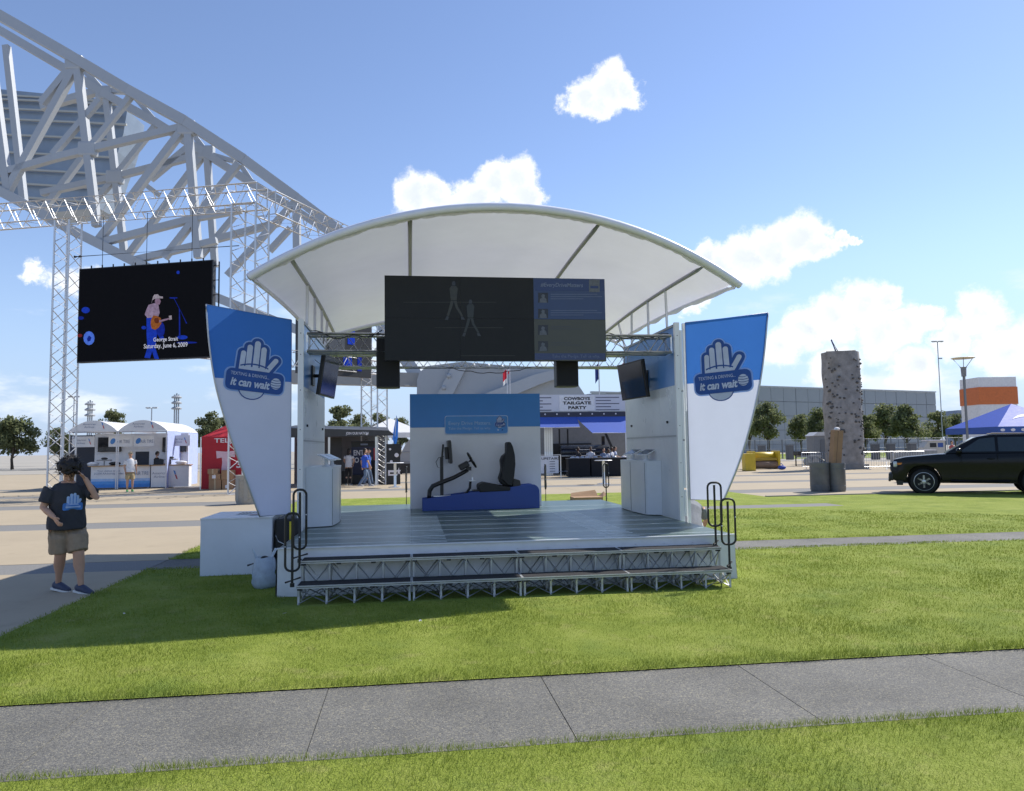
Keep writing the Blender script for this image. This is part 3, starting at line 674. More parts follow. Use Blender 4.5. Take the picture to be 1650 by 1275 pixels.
MB().loft([(-2.62+1.0*k/12, 0, 3.335+.03*math.sin(k*1.1)-.09*math.sin(math.pi*k/12)) for k in range(13)], .008, 6).obj('cord', BLACKM, cb, smooth=True)
# ---------------- wing banners
FW = M('banner_white_cloth', (.64, .67, .80), .75, var=.03, vs=2, trans=.36, spec=.1); FB = M('banner_blue_cloth', (.055, .19, .58), .7, var=.05, vs=1.5, trans=.30, spec=.1)
EMB_L = M('emblem_pale', (.62,.68,.84), .7, trans=.2); EMB_D = M('emblem_navy', (.018,.075,.30), .7); EMB_R = M('emblem_rim', (.30,.46,.80), .7, trans=.2)
def catmull(P, k=6):
    out = []; P = [Vector((*p, 0)) for p in P]; P = [P[0]*2-P[1]]+P+[P[-1]*2-P[-2]]
    for i in range(1, len(P)-2):
        for j in range(k):
            s = j/k; a, b, c, d = P[i-1:i+3]
            out.append(.5*((2*b)+(c-a)*s+(2*a-5*b+4*c-d)*s*s+(3*b-a-3*c+d)*s**3))
    return [(p.x, p.y) for p in out+[P[-2]]]
def clip_z(poly, z, above):
    out = []; n = len(poly)
    for i in range(n):
        a, b = poly[i], poly[(i+1) % n]; ia, ib = (a[1] >= z) == above, (b[1] >= z) == above
        if ia: out.append(a)
        if ia != ib: s = (z-a[1])/(b[1]-a[1]); out.append((a[0]+(b[0]-a[0])*s, z))
    return out
def capsule(p, q, r, r2=None, n=9):
    p, q = Vector((*p, 0)), Vector((*q, 0)); d = (q-p).normalized(); a0 = math.atan2(d.y, d.x); r2 = r2 or r; out = []
    for k in range(n): a = a0+math.pi/2+math.pi*k/(n-1); out.append((p.x+r*math.cos(a), p.y+r*math.sin(a)))
    for k in range(n): a = a0-math.pi/2+math.pi*k/(n-1); out.append((q.x+r2*math.cos(a), q.y+r2*math.sin(a)))
    return out
def rrect(x0, z0, x1, z1, c, n=5):
    out = []
    for (cx, cz, a0) in ((x1-c, z1-c, 0), (x0+c, z1-c, 90), (x0+c, z0+c, 180), (x1-c, z0+c, 270)):
        for k in range(n): a = math.radians(a0+90*k/(n-1)); out.append((cx+c*math.cos(a), cz+c*math.sin(a)))
    return out
def emblem(t, cx, cz, s, y0, tilt=0.0, small=False, sx=1.0):
    """raised open hand over a lettered plate with a striped globe; drawn in units of plate width 1"""
    cnt = [0]
    c_, s_ = math.cos(tilt), math.sin(tilt)
    def put(name, polys, mat, lay):
        b = MB()
        for poly in polys:
            y = y0-lay*.0022-len(b.f)*.0001
            b.face([(cx+s*sx*(x*c_-z*s_), y, cz+s*(x*s_+z*c_)) for x, z in poly])
        return b.obj(name, mat, t, fix=False)
    F_ = [((-.27,.05),(-.255,.40),.05),((-.155,.05),(-.15,.53),.055),((-.025,.05),(-.02,.62),.06),((.10,.05),(.10,.52),.055)]
    TH_ = ((.14,.02),(.335,.33),.055)
    def hand(g):
        return [capsule(p, q, r+g) for p, q, r in F_]+[capsule(*TH_[:2], TH_[2]+g), rrect(-.33-g*.6, -.12-g, .26+g*.6, .22+g, .06+g*.5)]
    palm = [(-.05+ (.215+.0)*math.cos(math.radians(a)), -.30+.19*math.sin(math.radians(a))) for a in range(180, 361, 15)]
    put('emblem_rim', hand(.075)+[rrect(-.545,-.375,.545,.105,.13)], EMB_R, 1)
    put('emblem_hand_outline', hand(.05), EMB_D, 2)
    put('emblem_palm_outline', [[(-.05+.235*math.cos(math.radians(a)), -.30+.21*math.sin(math.radians(a))) for a in range(180, 361, 15)]], EMB_D, 2.5)
    put('emblem_palm', [palm], EMB_L, 3)
    put('emblem_fingers', [capsule(p, q, r*.88) for p, q, r in F_]+[capsule(*TH_[:2], TH_[2]*.85), rrect(-.31,-.05,.155,.14,.03)], EMB_L, 3.2)
    arc = [(-.29+.5*k/10, .10+.085*math.sin(math.pi*(.12+.76*k/10))) for k in range(11)]
    put('emblem_knuckle_line', [arc+[(x, z+.028) for x, z in reversed(arc)]], EMB_D, 4.2)
    put('emblem_plate', [rrect(-.515,-.345,.515,.075,.105)], EMB_D, 5)
    ys = [(cx+.35*s*sx*c_+.12*s*s_, cz+.35*s*s_-.12*s*c_)]
    globe = [(.37+.095*math.cos(math.radians(a)), -.135+.115*math.sin(math.radians(a))) for a in range(0, 360, 18)]
    put('emblem_globe', [globe], EMB_L, 6)
    for zz in (-.215, -.165, -.115, -.065):
        w = .095*math.sqrt(max(0, 1-((zz+.135)/.115)**2)); q = [(.37-w+2*w*k/6, zz-.016*math.sin(math.pi*k/6)) for k in range(7)]
        put('emblem_globe_stripe', [q+[(x, z+.012) for x, z in reversed(q)]], EMB_D, 7)
    def tx(sx_, st_, s1, x, z, h, w, bold, sh):
        text(s1, EMB_L, t, (cx+s*sx*(x*c_-z*s_), y0-.0150, cz+s*(x*s_+z*c_)), h*s, w*s*sx, bold=bold, shear=sh, tilt=tilt)
    tx(0, 0, 'TEXTING & DRIVING...', -.10, -.025, .065, .68, .0, 0); tx(0, 0, 'it can wait', -.095, -.19, .155, .70, .035, .22)
def wing(s, label, pts_outer, boundary_px, emb_px, plate_px):
    phi = math.radians(37)*(-s); hx, hy = s*2.86, 2.33
    t = sthing('wing_banner', label, 'banner', hx, hy, 0, phi)
    ax = Vector((math.cos(phi), math.sin(phi), 0)); nrm = Vector((-math.sin(phi), math.cos(phi), 0))
    o = SW(hx, hy, 0); AXW = E1*ax.x+E2*ax.y; NW = E1*nrm.x+E2*nrm.y
    def pl(u, v):
        d = pxray(u, v); k = (o-CAM).dot(NW)/d.dot(NW); p = CAM+d*k; return ((p-o).dot(AXW), p.z)
    outer = catmull([pl(*q) for q in pts_outer], 5)
    ztop_in = pl(472 if s < 0 else 1107, 516 if s < 0 else 520)[1]; zb = outer[-1][1]
    inner = [(s*.0, zb), (s*.0, ztop_in)]
    poly = outer+inner; zc = pl(*boundary_px)[1]
    def sheet(name, P, mat):
        b = MB(); me = b.face([(x, 0, z) for x, z in P]).obj(name, mat, t, fix=False); return me
    sheet('blue_cloth', clip_z(poly, zc, True), FB); sheet('white_cloth', clip_z(poly, zc, False), FW)
    FR = M('banner_frame_grey', (.45,.47,.50), .35, .5)
    MB().loft([(x, .012, z) for x, z in outer], .013, 8).obj('curved_frame', FR, t, smooth=True)
    MB().loft([(x, .02, z) for x, z in (outer[0], (0, ztop_in))], .013, 8).obj('top_frame', FR, t, smooth=True)
    MB().loft([(x, .02, z) for x, z in ((0, ztop_in), (0, zb))], .015, 8).obj('inner_frame', FR, t, smooth=True)
    MB().loft([(x, .02, z) for x, z in ((0, zb), outer[-1])], .013, 8).obj('bottom_frame', FR, t, smooth=True)
    e = pl(*emb_px); a, b = pl(*plate_px[0]), pl(*plate_px[1]); wd = math.hypot(b[0]-a[0], b[1]-a[1]); hgt = plate_px[2]
    zz0 = pl(emb_px[0], emb_px[1]-50)[1]-e[1]
    emblem(t, e[0], e[1], zz0/ .62, -.002, math.atan2(b[1]-a[1], b[0]-a[0]), sx=wd/(zz0/.62))
    return t
wing(-1, 'tall curved blue and white wing banner with hand emblem at the left of the stage', [(333,491),(338,555),(347,615),(360,665),(376,715),(397,772),(419,832)], (348,609), (412,604), ((366,604),(456,617),38))
wing(1, 'tall curved blue and white wing banner with hand emblem at the right of the stage', [(1237,504),(1231,570),(1222,630),(1208,690),(1190,748),(1166,806)], (1110,618.5), (1164,605), ((1122,613),(1210,603),36))
# ---------------- back panel and driving simulator
bp = sthing('back_panel', 'freestanding white and blue back panel behind the driving simulator', 'display panel', 0, 5.78, DZ)
BW = M('back_white', (.74,.75,.80), .4, var=.06, vs=1.5); BB = M('back_blue', (.04,.22,.60), .36, var=.07, vs=1.2)
block('lower_board', (-1.235,0,.0), (1.235,.10,2.06-DZ-.001), BW, bp); block('upper_board', (-1.235,0,2.06-DZ), (1.235,.10,2.69-DZ), BB, bp)
block('base_foot', (-1.2,.101,.0), (-1.1,.6,.05), ALU, bp); block('base_foot', (1.1,.101,.0), (1.2,.6,.05), ALU, bp)
for z in (.15,.5): MB().ell((-1.2,-.003,z), (.01,.004,.01), 6, 5).obj('bolt', ALU, bp); MB().ell((1.2,-.003,z), (.01,.004,.01), 6, 5).obj('bolt', ALU, bp)
def plq(g, y0, y1): return MB().prism([(x, z-DZ) for x, z in rrect(-.575-g, 1.94-g, .60+g, 2.265+g, .04)], y0, y1, 'xz')
pb = plq(.012, -.018, -.001).obj('sign_rim', M('sign_rim_pale', (.42,.55,.75), .4), bp); sg = plq(0, -.024, -.0185).obj('sign', M('sign_blue', (.055,.25,.62), .35, var=.06), bp)
ST_ = M('sign_lettering', (.36,.50,.72), .5)
text('Every Drive Matters.', ST_, bp, (-.115,-.0255,2.125-DZ), .085, .80); text('Take the Pledge. Tell us why.', ST_, bp, (-.115,-.0255,2.03-DZ), .06, .80)
emblem(bp, .46, 2.13-DZ, .19, -.0250); MB().ell((.42,-.026,2.0-DZ), (.018,.003,.018), 10, 6).obj('sign_icon', ST_, bp); MB().ell((.50,-.026,2.0-DZ), (.014,.003,.014), 10, 6).obj('sign_icon', EMB_D, bp)
sim = sthing('driving_simulator', 'black driving simulator seat and steering rig on a sloping blue base', 'simulator', 0, 5.42, 0)
SB = M('simulator_blue', (.022,.065,.30), .4, var=.06, vs=2)
prof = [(-1.02,DZ+.002),(-1.02,.765),(.72,.965),(.95,.99)]+[(.97+.13*math.sin(math.radians(a)), .86+.13*math.cos(math.radians(a))) for a in (0,20,40,60,80)]+[(1.10,.80),(1.10,DZ+.002)]
MB().prism(prof, -.22, -.19, 'xz').obj('base_front', SB, sim, bevel=.004); MB().prism(prof, .19, .22, 'xz').obj('base_rear', SB, sim, bevel=.004)
MB().prism([(-1.0,DZ+.002),(-1.0,.72),(.72,.92),(1.0,.92),(1.06,.83),(1.06,DZ+.002)], -.189, .189, 'xz').obj('base_core', M('simulator_blue_dark', (.02,.05,.22), .5), sim)
BT = M('rig_black', (.014,.014,.015), .38, var=.2)
for yy in (-.10, .10):
    MB().loft([(-.90,yy,.74),(-.885,yy,.90),(-.83,yy,.985),(-.72,yy,1.03),(-.45,yy*.6,1.13),(-.28,yy*.3,1.215),(-.19,0,1.265)], [.035]*7, 10).obj('front_arm', BT, sim, smooth=True)
stick('mast', (-.665,0,.78), (-.665,0,1.50), .06, BT, sim, h=.05, ref=(0,1,0)); stick('mast', (-.66,0,1.45), (-.635,0,1.74), .035, BT, sim, h=.03, ref=(0,1,0))
R = Matrix.Rotation(math.radians(-4), 3, 'Y')
MB().box((-.52,0,1.60), (.05,.62,.42), R).obj('monitor', BT, sim, bevel=.012); MB().box((-.492,0,1.60), (.006,.57,.37), R).obj('monitor_display', GLASSK, sim); MB().box((-.575,0,1.58), (.06,.3,.22), R).obj('monitor_mount', BT, sim, bevel=.01)
MB().loft([(-.66,-.03,1.30),(-.74,-.04,1.33),(-.77,-.04,1.42),(-.72,-.03,1.50),(-.62,-.02,1.52)], .006, 6).obj('cable', BT, sim, smooth=True)
MB().box((-.26,0,1.345), (.19,.20,.11), Matrix.Rotation(math.radians(-28),3,'Y')).obj('wheel_base', BT, sim, bevel=.02); MB().box((-.17,0,1.29), (.09,.12,.07)).obj('clamp', BT, sim, bevel=.01)
ax = Vector((.86,0,.5)).normalized(); wc = Vector((-.115,0,1.445)); x, y = frame(ax)
MB().loft([wc+x*.15*math.cos(a)+y*.15*math.sin(a) for a in [2*math.pi*k/28 for k in range(28)]], .017, 8, closed=True).obj('steering_wheel', BT, sim, smooth=True)
for a in (0, 2.1, 4.2): stick('wheel_spoke', wc, wc+x*.145*math.cos(a+1.57)+y*.145*math.sin(a+1.57), .014, BT, sim)
MB().loft([wc-ax*.12, wc], [.03,.035], 10).obj('wheel_hub', BT, sim, smooth=True)
MB().loft([(-.36,-.1,.82),(-.22,-.1,.86),(-.16,-.1,.94),(-.15,-.1,1.06)], .024, 8).obj('shifter_arm', BT, sim, smooth=True); block('shifter_plate', (-.18,-.14,1.06), (-.06,-.04,1.08), WHITE, sim, bevel=.004); stick('shift_lever', (-.11,-.09,1.08), (-.12,-.09,1.19), .008, ALU, sim)
block('pedal_plate', (-.82,-.14,.80), (-.5,.14,.815), ALU, sim)
SEAT = M('seat_black', (.011,.011,.012), .55, var=.3, vs=20, bump=.1, bs=200); Q = 5.796
def sq(P, y): return [(lambda p: (p.x, p.z))(SY(650+a/Q, 620+b/Q, y)) for a, b in P]
back = sq([(955,545),(970,534),(988,540),(1008,580),(1026,655),(1031,740),(1020,850),(1012,945),(942,945),(902,915),(889,872),(914,790),(904,705),(920,665),(955,640)], 5.42)
MB().prism(back, -.16, .16, 'xz').obj('backrest', SEAT, sim, bevel=.03, smooth=True, sharp=60)
MB().prism(sq([(955,545),(970,534),(988,540),(1008,580),(1026,655),(1031,740),(1020,850),(1000,940),(960,930),(905,880),(914,800),(930,690),(950,640)],5.42), -.24, -.165, 'xz').obj('side_bolster', SEAT, sim, bevel=.02); MB().prism(sq([(955,660),(1026,665),(1031,740),(1020,850),(1000,940),(960,930),(905,880),(914,800),(930,690)],5.42), .165, .24, 'xz').obj('side_bolster', SEAT, sim, bevel=.02)
MB().prism(sq([(690,945),(700,925),(745,908),(800,918),(900,938),(985,948),(985,985),(880,990),(700,1000)], 5.42), -.24, .24, 'xz').obj('seat_cushion', SEAT, sim, bevel=.025)
MB().prism(sq([(1012,870),(1075,890),(1085,945),(1010,950)], 5.42), -.2, .2, 'xz').obj('recliner', BT, sim, bevel=.01); block('seat_rail', (-.1,-.15,.88), (.8,.15,.90), BT, sim)
# ---------------- things round the stage
wb = sthing('storage_box', 'large plain white box on the grass below the left wing banner', 'box', -3.54, 2.75, 0)
block('body', (-.46,-.55,.004), (.46,.55,.755), M('white_box', (.66,.69,.74), .4, var=.05, vs=2), wb, bevel=.004); block('lid', (-.465,-.555,.756), (.465,.555,.775), M('white_box_lid', (.70,.72,.75), .35), wb, bevel=.003)
ppr = sthing('paper_sheets', 'printed sheets lying on top of the white box', 'papers', -3.45, 2.85, .778)
block('sheet', (-.2,-.2,0), (.15,.2,.004), M('paper', (.75,.74,.72), .8), ppr); block('sheet', (.0,-.35,.005), (.3,-.05,.009), M('paper', (.75,.74,.72), .8), ppr)
for k in range(6): block('printed_bar', (-.18+.05*k,-.18,.0042), (-.155+.05*k,.18,.0052), BLACKM, ppr)
block('red_marking', (-.1,-.34,.0042) if False else (.02,-.33,.0092), (.28,-.30,.0102), M('red_print', (.5,.03,.03), .6), ppr)
bc = sthing('equipment_case', 'black equipment case with yellow stripe between the white box and the deck', 'case', -2.90, 2.55, 0)
block('body', (-.15,-.30,.25), (.15,.45,.74), M('case_black', (.012,.012,.013), .6, bump=.3, bs=60), bc, bevel=.03)
block('yellow_stripe', (.04,-.304,.27), (.075,-.299,.70), M('yellow_tape', (.62,.50,.02), .5), bc); block('support', (-.14,-.25,.004), (.14,.4,.249), BLACKP, bc)
MB().loft([(-.14,-.31,.52),(-.1,-.32,.44),(-.02,-.32,.40),(.05,-.32,.45),(.12,-.32,.47)], .006, 6).obj('white_cord', WHITE, bc, smooth=True)
def plastic_bag(x, y):
    t = sthing('plastic_bag', 'crumpled pale plastic bag standing on the grass beside the white skirt', 'bag', x, y, 0); m = M('bag_film', (.60,.68,.76), .3, var=.15, vs=12, trans=.45)
    b = MB(); n = 22; prof = [(.02,.02),(.12,.01),(.145,.08),(.14,.18),(.125,.27),(.11,.34),(.10,.38)]; V = []; F = []
    for i, (r, z) in enumerate(prof):
        for j in range(n):
            a = 2*math.pi*j/n; w = r*(1+.22*mnoise.noise((math.cos(a)*2.2, math.sin(a)*2.2, z*8))); V.append((w*math.cos(a), w*.8*math.sin(a), z+.02*mnoise.noise((a, z*5, 3))))
    for i in range(len(prof)-1):
        for j in range(n): F.append((i*n+j, i*n+(j+1) % n, (i+1)*n+(j+1) % n, (i+1)*n+j))
    b.add(V, F).obj('body', m, t, smooth=True)
    for s in (-1, 1): MB().add([(s*.10,-.03,.36),(s*.10,.03,.37),(s*.15,.02,.47),(s*.13,-.03,.49),(s*.06,.0,.36)], [(0,1,2),(0,2,3),(4,0,3)]).obj('handle', m, t)
    MB().ell((0,0,.2), (.09,.07,.14), 10, 8).obj('contents', M('bag_contents', (.35,.5,.7), .7, var=.4, vs=20), t, smooth=True)
    stick('umbrella_tip', (-.2,.02,.28), (.0,.03,.34), .012, BLACKM, t); MB().ell((.0,.03,.36), (.05,.03,.03), 8, 6).obj('dark_item', BLACKP, t)
p = GS(424, 950); plastic_bag(p.x, p.y+.05)
p = GS(945, 807); cbd = sthing('cardboard_flat', 'flattened brown cardboard box lying on the grass behind the deck', 'cardboard', p.x, p.y, 0)
CARD = M('cardboard', (.36,.22,.12), .85, var=.12, vs=5)
block('base', (-.45,-.3,.02), (.45,.3,.12), CARD, cbd); MB().add([(-.45,.3,.12),(.45,.3,.12),(.40,.5,.30),(-.38,.45,.22)], [(0,1,2,3)]).obj('flap', CARD, cbd); MB().add([(.45,-.3,.12),(.45,.3,.12),(.62,.25,.26),(.60,-.2,.18)], [(0,1,2,3)]).obj('flap', CARD, cbd)
# ------------------------------------------------------------------ people
def remesh(mb, name, mat, parent, vox, it=2):
    me = mb.mesh('tmp', mat); o = bpy.data.objects.new('tmp', me); SIDE.collection.objects.link(o)
    m = o.modifiers.new('r', 'REMESH'); m.mode = 'VOXEL'; m.voxel_size = vox
    s = o.modifiers.new('s', 'SMOOTH'); s.factor = .5; s.iterations = it
    dg = side_graph(); nm = bpy.data.meshes.new_from_object(o.evaluated_get(dg)); bpy.data.objects.remove(o)
    nm.name = name; nm.materials.clear(); nm.materials.append(mat); nm.shade_smooth(); return link(bpy.data.objects.new(name, nm), parent)
def folds(me, o0, a1, a2):      # creases pressed into a cloth mesh
    n = len(me.vertices); co = np.empty(n*3, np.float32); no = np.empty(n*3, np.float32); me.vertices.foreach_get('co', co); me.vertices.foreach_get('normal', no)
    co = co.reshape(-1, 3); no = no.reshape(-1, 3)
    f = np.array([o0+a1*mnoise.noise((c[0]*9, c[1]*9, c[2]*5))+a2*mnoise.noise((c[0]*22+c[2]*13, c[1]*22, c[2]*9)) for c in co.tolist()], np.float32)
    me.vertices.foreach_set('co', (co+no*f[:,None]).ravel()); me.update()
SKIN = M('skin', (.52,.30,.20), .55, var=.08, vs=8); SKIND = M('skin_deep', (.14,.07,.045), .55, var=.08, vs=8)
POSE = dict(pelvis=(0,0,.95), chest=(0,0,1.26), neck=(0,.01,1.46), head=(0,-.02,1.62), shL=(.185,0,1.41), elL=(.23,.03,1.13), wrL=(.24,-.04,.88), shR=(-.185,0,1.41), elR=(-.23,.03,1.13), wrR=(-.24,-.04,.88),
            hipL=(.09,0,.92), knL=(.10,-.02,.50), anL=(.10,.02,.09), hipR=(-.09,0,.92), knR=(-.10,-.02,.50), anR=(-.10,.02,.09), toeL=(.04,-1,0), toeR=(-.04,-1,0), look=(0,-1,0), hdL=(.02,-.05,-1), hdR=(-.02,-.05,-1))
def person(label, loc, rz, pose=None, skin=None, shirt=(.5,.5,.5), bottom=('shorts', (.4,.32,.2)), shoe=(.1,.1,.1), hair=(.02,.014,.01), style='short', sleeve=.62, vox=.012, bulk=1.0, scale=1.0, group=None, stage=False, cap=None, name='person'):
    t = thing(name, label, 'person', loc, rz, group); t.scale = (scale,)*3
    J = {k: Vector(v) for k, v in {**POSE, **(pose or {})}.items()}; J['shL'].z -= .035; J['shR'].z -= .035; J['shL'].x *= .95; J['shR'].x *= .95; sk = skin or SKIN; B = bulk
    rgbm = lambda n, c, r=.85: M(n+'_%.2f_%.2f_%.2f' % tuple(c), c, r, var=.14, vs=14, bump=.25, bs=22)
    body = MB(); xr = J['shL']-J['shR']; tor = (J['chest']-J['pelvis'])
    P = lambda f: J['pelvis']+tor*f
    nb = J['neck']
    T = [(P(-.28),(.10,.09)),(P(-.12),(.155,.115)),(P(.12),(.165,.12)),(P(.5),(.145,.108)),(P(.85),(.165,.12)),(J['chest']*.5+nb*.5,(.15,.10)),(J['chest']*.2+nb*.8,(.09,.078)),(nb,(.06,.06))]
    body.loft([p for p, r in T], [(r[0]*B*.96, r[1]*B*.96) for p, r in T], 14, xref=xr)
    fd = J['look'].normalized(); hx = ZUP.cross(fd).normalized(); hz = fd.cross(hx).normalized()
    if hz.z < 0: hz = -hz; hx = -hx
    HR = Matrix((hx, -fd, hz)).transposed()          # head local: -y forward
    H = J['head']; h = lambda x, y, z: H+HR @ Vector((x, y, z))
    body.loft([nb-Vector((0,0,.04)), h(0,.02,-.05)], [.058,.055], 10)
    body.ell(H+HR @ Vector((0,.012,.02)), (.076,.095,.10), 16, 11, HR); body.ell(h(0,-.022,-.045), (.058,.066,.072), 14, 9, HR)
    body.loft([h(0,-.09,.02), h(0,-.112,-.022), h(0,-.09,-.03)], [.010,.016,.012], 8)
    for s in (-1, 1): body.ell(h(s*.078,.01,-.005), (.012,.022,.032), 8, 7, HR)
    for s, k in ((1,'L'),(-1,'R')):
        sh, el, wr = J['sh'+k], J['el'+k], J['wr'+k]
        body.loft([sh*.75+J['chest']*.25+Vector((0,0,.015)), sh+(el-sh)*.06, sh*.5+el*.5, el, el*.6+wr*.4, wr], [.055*B,.056*B,.047*B,.040,.039,.027], 10)
        d = J['hd'+k].normalized(); n_ = (Vector((s,0,0)) - d*d.x*s)
        if n_.length < .2: n_ = Vector((0,1,0))-d*d.y
        n_.normalize(); a = d.cross(n_).normalized()          # palm normal n_, across the knuckles a
        body.loft([wr, wr+d*.035, wr+d*.085], [(.026,.02),(.038,.016),(.040,.014)], 10, xref=a)
        for i, (q, ln) in enumerate(((-.031,.066),(-.010,.078),(.011,.072),(.031,.055))):
            p0 = wr+d*.075+a*q; c = -n_*s*.0
            body.loft([p0, p0+d*ln*.45, p0+d*ln*.75-n_*.012, p0+d*ln*.92-n_*.028], [.0095,.0092,.0086,.0075], 8)
        body.loft([wr+d*.02-a*.025, wr+d*.05-a*.055, wr+d*.085-a*.062-n_*.01], [.014,.0115,.009], 8)
        hp, kn, an = J['hip'+k], J['kn'+k], J['an'+k]; cb = (kn*.65+an*.35)+Vector((0,.018,0))
        body.loft([hp, hp*.5+kn*.5, kn, cb, an*.7+kn*.3, an], [.085*B,.074*B,.054*B,.055*B,.038,.034], 12)
        td = J['toe'+k].normalized(); body.loft([an+Vector((0,0,-.02))-td*.03, an+td*.07+Vector((0,0,-.045)), an+td*.16+Vector((0,0,-.062))], [.034,.034,.022], 8)
    remesh(body, 'body', sk, t, vox, 2)
    for s in (-1, 1): MB().ell(h(s*.032,-.082,.012), (.011,.006,.006), 8, 6, HR).obj('eye', M('eye_dark', (.03,.02,.015), .3), t)
    MB().ell(h(0,-.088,-.062), (.022,.006,.006), 8, 6, HR).obj('mouth', M('lips', (.35,.14,.11), .5), t)
    # shirt
    sb = MB(); g = .018*B
    ST2 = [(P(-.30),(.168,.132)),(P(-.12),(.170,.132)),(P(.1),(.166,.128)),(P(.5),(.152,.122)),(P(.85),(.160,.124)),(J['chest']*.55+nb*.45,(.150,.108)),(J['chest']*.28+nb*.72,(.118,.092)),(J['chest']*.06+nb*.94-Vector((0,0,.012)),(.072,.074))]
    sb.loft([p for p, r in ST2], [(r[0]*B+.008, r[1]*B+.008) for p, r in ST2], 16, xref=xr)
    for k in 'LR':
        sh, el, wr = J['sh'+k], J['el'+k], J['wr'+k]; e = sh+(el-sh)*min(1, sleeve/.62*.72)
        if sleeve > .9: e = el
        pts = [sh*.7+J['chest']*.3+Vector((0,0,.02)), sh+(e-sh)*.12, e]; rd = [.070*B,.068*B,.065*B]
        if sleeve > .9: pts.append(wr-(wr-el)*.12); rd.append(.045)
        sb.loft(pts, rd, 10)
    sh_o = remesh(sb, 'shirt', rgbm('shirt', shirt), t, vox*1.1, 2)
    if vox < .009: folds(sh_o.data, .009, .010, .006)
    # legwear
    lb = MB(); lb.loft([P(-.26), P(-.12), P(.10)], [(.12*B,.10*B),(.170*B,.13*B),(.172*B,.13*B)], 14, xref=xr)
    for k in 'LR':
        hp, kn, an = J['hip'+k], J['kn'+k], J['an'+k]
        if bottom[0] == 'shorts': lb.loft([hp+Vector((0,0,.03)), hp*.55+kn*.45, kn+(hp-kn)*.10], [.092*B,.100*B,.092*B], 12)
        else: lb.loft([hp+Vector((0,0,.03)), hp*.5+kn*.5, kn, (kn+an)/2, an+Vector((0,0,-.02))], [.092*B,.088*B,.070,.064,.058], 12)
    lg_o = remesh(lb, 'shorts' if bottom[0] == 'shorts' else 'trousers', rgbm('legwear', bottom[1]), t, vox*1.1, 2)
    if vox < .009: folds(lg_o.data, .006, .012, .006)
    for k in 'LR':
        an = J['an'+k]; td = J['toe'+k].copy(); td.normalize(); dn = Vector((0,0,-1)); sd = td.cross(ZUP).normalized(); upn = sd.cross(td)
        f = MB().loft([an-td*.055-upn*.045, an-td*.03-upn*.03, an+td*.05-upn*.035, an+td*.12-upn*.05, an+td*.175-upn*.058, an+td*.20-upn*.062], [(.036,.042),(.042,.055),(.043,.048),(.046,.036),(.038,.028),(.018,.018)], 12, xref=sd)
        fo = f.obj('shoe', rgbm('shoe', shoe, .6), t, smooth=True)
        so_ = MB(); out = [(-.08,.034),(-.02,.040),(.08,.046),(.15,.044),(.19,.03),(.205,0)]; ring = [(a, b) for a, b in out]+[(a, -b) for a, b in reversed(out[:-1])]
        V = [an+td*a+sd*b-upn*zz for zz in (.088,.066) for a, b in ring]; n = len(ring)
        so_.add(V, [tuple(range(n)), tuple(range(2*n-1, n-1, -1))]+[(i,(i+1)%n,n+(i+1)%n,n+i) for i in range(n)]); so_.obj('sole', M('sole_white', (.7,.7,.68), .6), fo)
    hm = rgbm('hair', hair, .6)
    hb = MB()
    if style != 'bald':
        hb.ell(h(0,.028,.045), (.086,.096,.092), 14, 9, HR); hb.ell(h(0,.05,.0), (.078,.07,.085), 12, 8, HR)
        if style == 'long': hb.loft([h(0,.07,.0), h(0,.09,-.10), h(0,.08,-.22)], [(.08,.05),(.085,.045),(.05,.03)], 12)
        if style == 'wild':
            for i in range(110):
                a, b = random.uniform(0, 6.28), random.uniform(.0, 1.5); v = Vector((math.cos(a)*math.cos(b)*.112, .03+math.sin(a)*math.cos(b)*.125, .03+math.sin(b)*.125))
                if v.y < -.06 and v.z < .07: continue
                hb.ell(h(*v), (.026,.026,.022), 7, 5)
            hb.loft([h(0,.09,-.0), h(.01,.12,-.08), h(.02,.11,-.17)], [.07,.06,.03], 10)
        ho = remesh(hb, 'hair', hm, t, vox, 1)
        if style == 'wild':      # loose strands over the tied-up mass
            sb_ = MB(); rs = random.Random(4)
            for i in range(420):
                a, b = rs.uniform(0, 6.283), rs.uniform(-.25, 1.5); v = Vector((math.cos(a)*math.cos(b)*.118, .03+math.sin(a)*math.cos(b)*.13, .03+math.sin(b)*.13))
                if v.y < -.05 and v.z < .05: continue
                w1 = Vector((rs.uniform(-.03,.03), rs.uniform(-.01,.05), rs.uniform(-.05,.01))); w2 = w1*2+Vector((rs.uniform(-.02,.02), .01, -.03)); sb_.loft([h(*(v*.92)), h(*(v*1.06+w1*.5)), h(*(v*1.06+w1)), h(*(v*1.02+w2))], [.004,.0042,.0035,.001], 3)
            sb_.obj('hair_strands', hm, ho, smooth=True)
    if cap:
        cb = MB(); cb.ell(h(0,.015,.052), (.090,.106,.082), 14, 9, HR); co = cb.obj('cap', rgbm('cap', cap), t, smooth=True)
        V = [h(x, y, .065+z) for x, y, z in ((-.075,-.075,0),(.075,-.075,0),(.06,-.16,-.01),(0,-.18,-.012),(-.06,-.16,-.01))]; V2 = [p+HR @ Vector((0,0,.008)) for p in V]
        MB().add(V+V2, [(0,1,2,3,4),(9,8,7,6,5)]+[(i,(i+1)%5,5+(i+1)%5,5+i) for i in range(5)]).obj('cap_peak', rgbm('cap', cap), co)
    return t
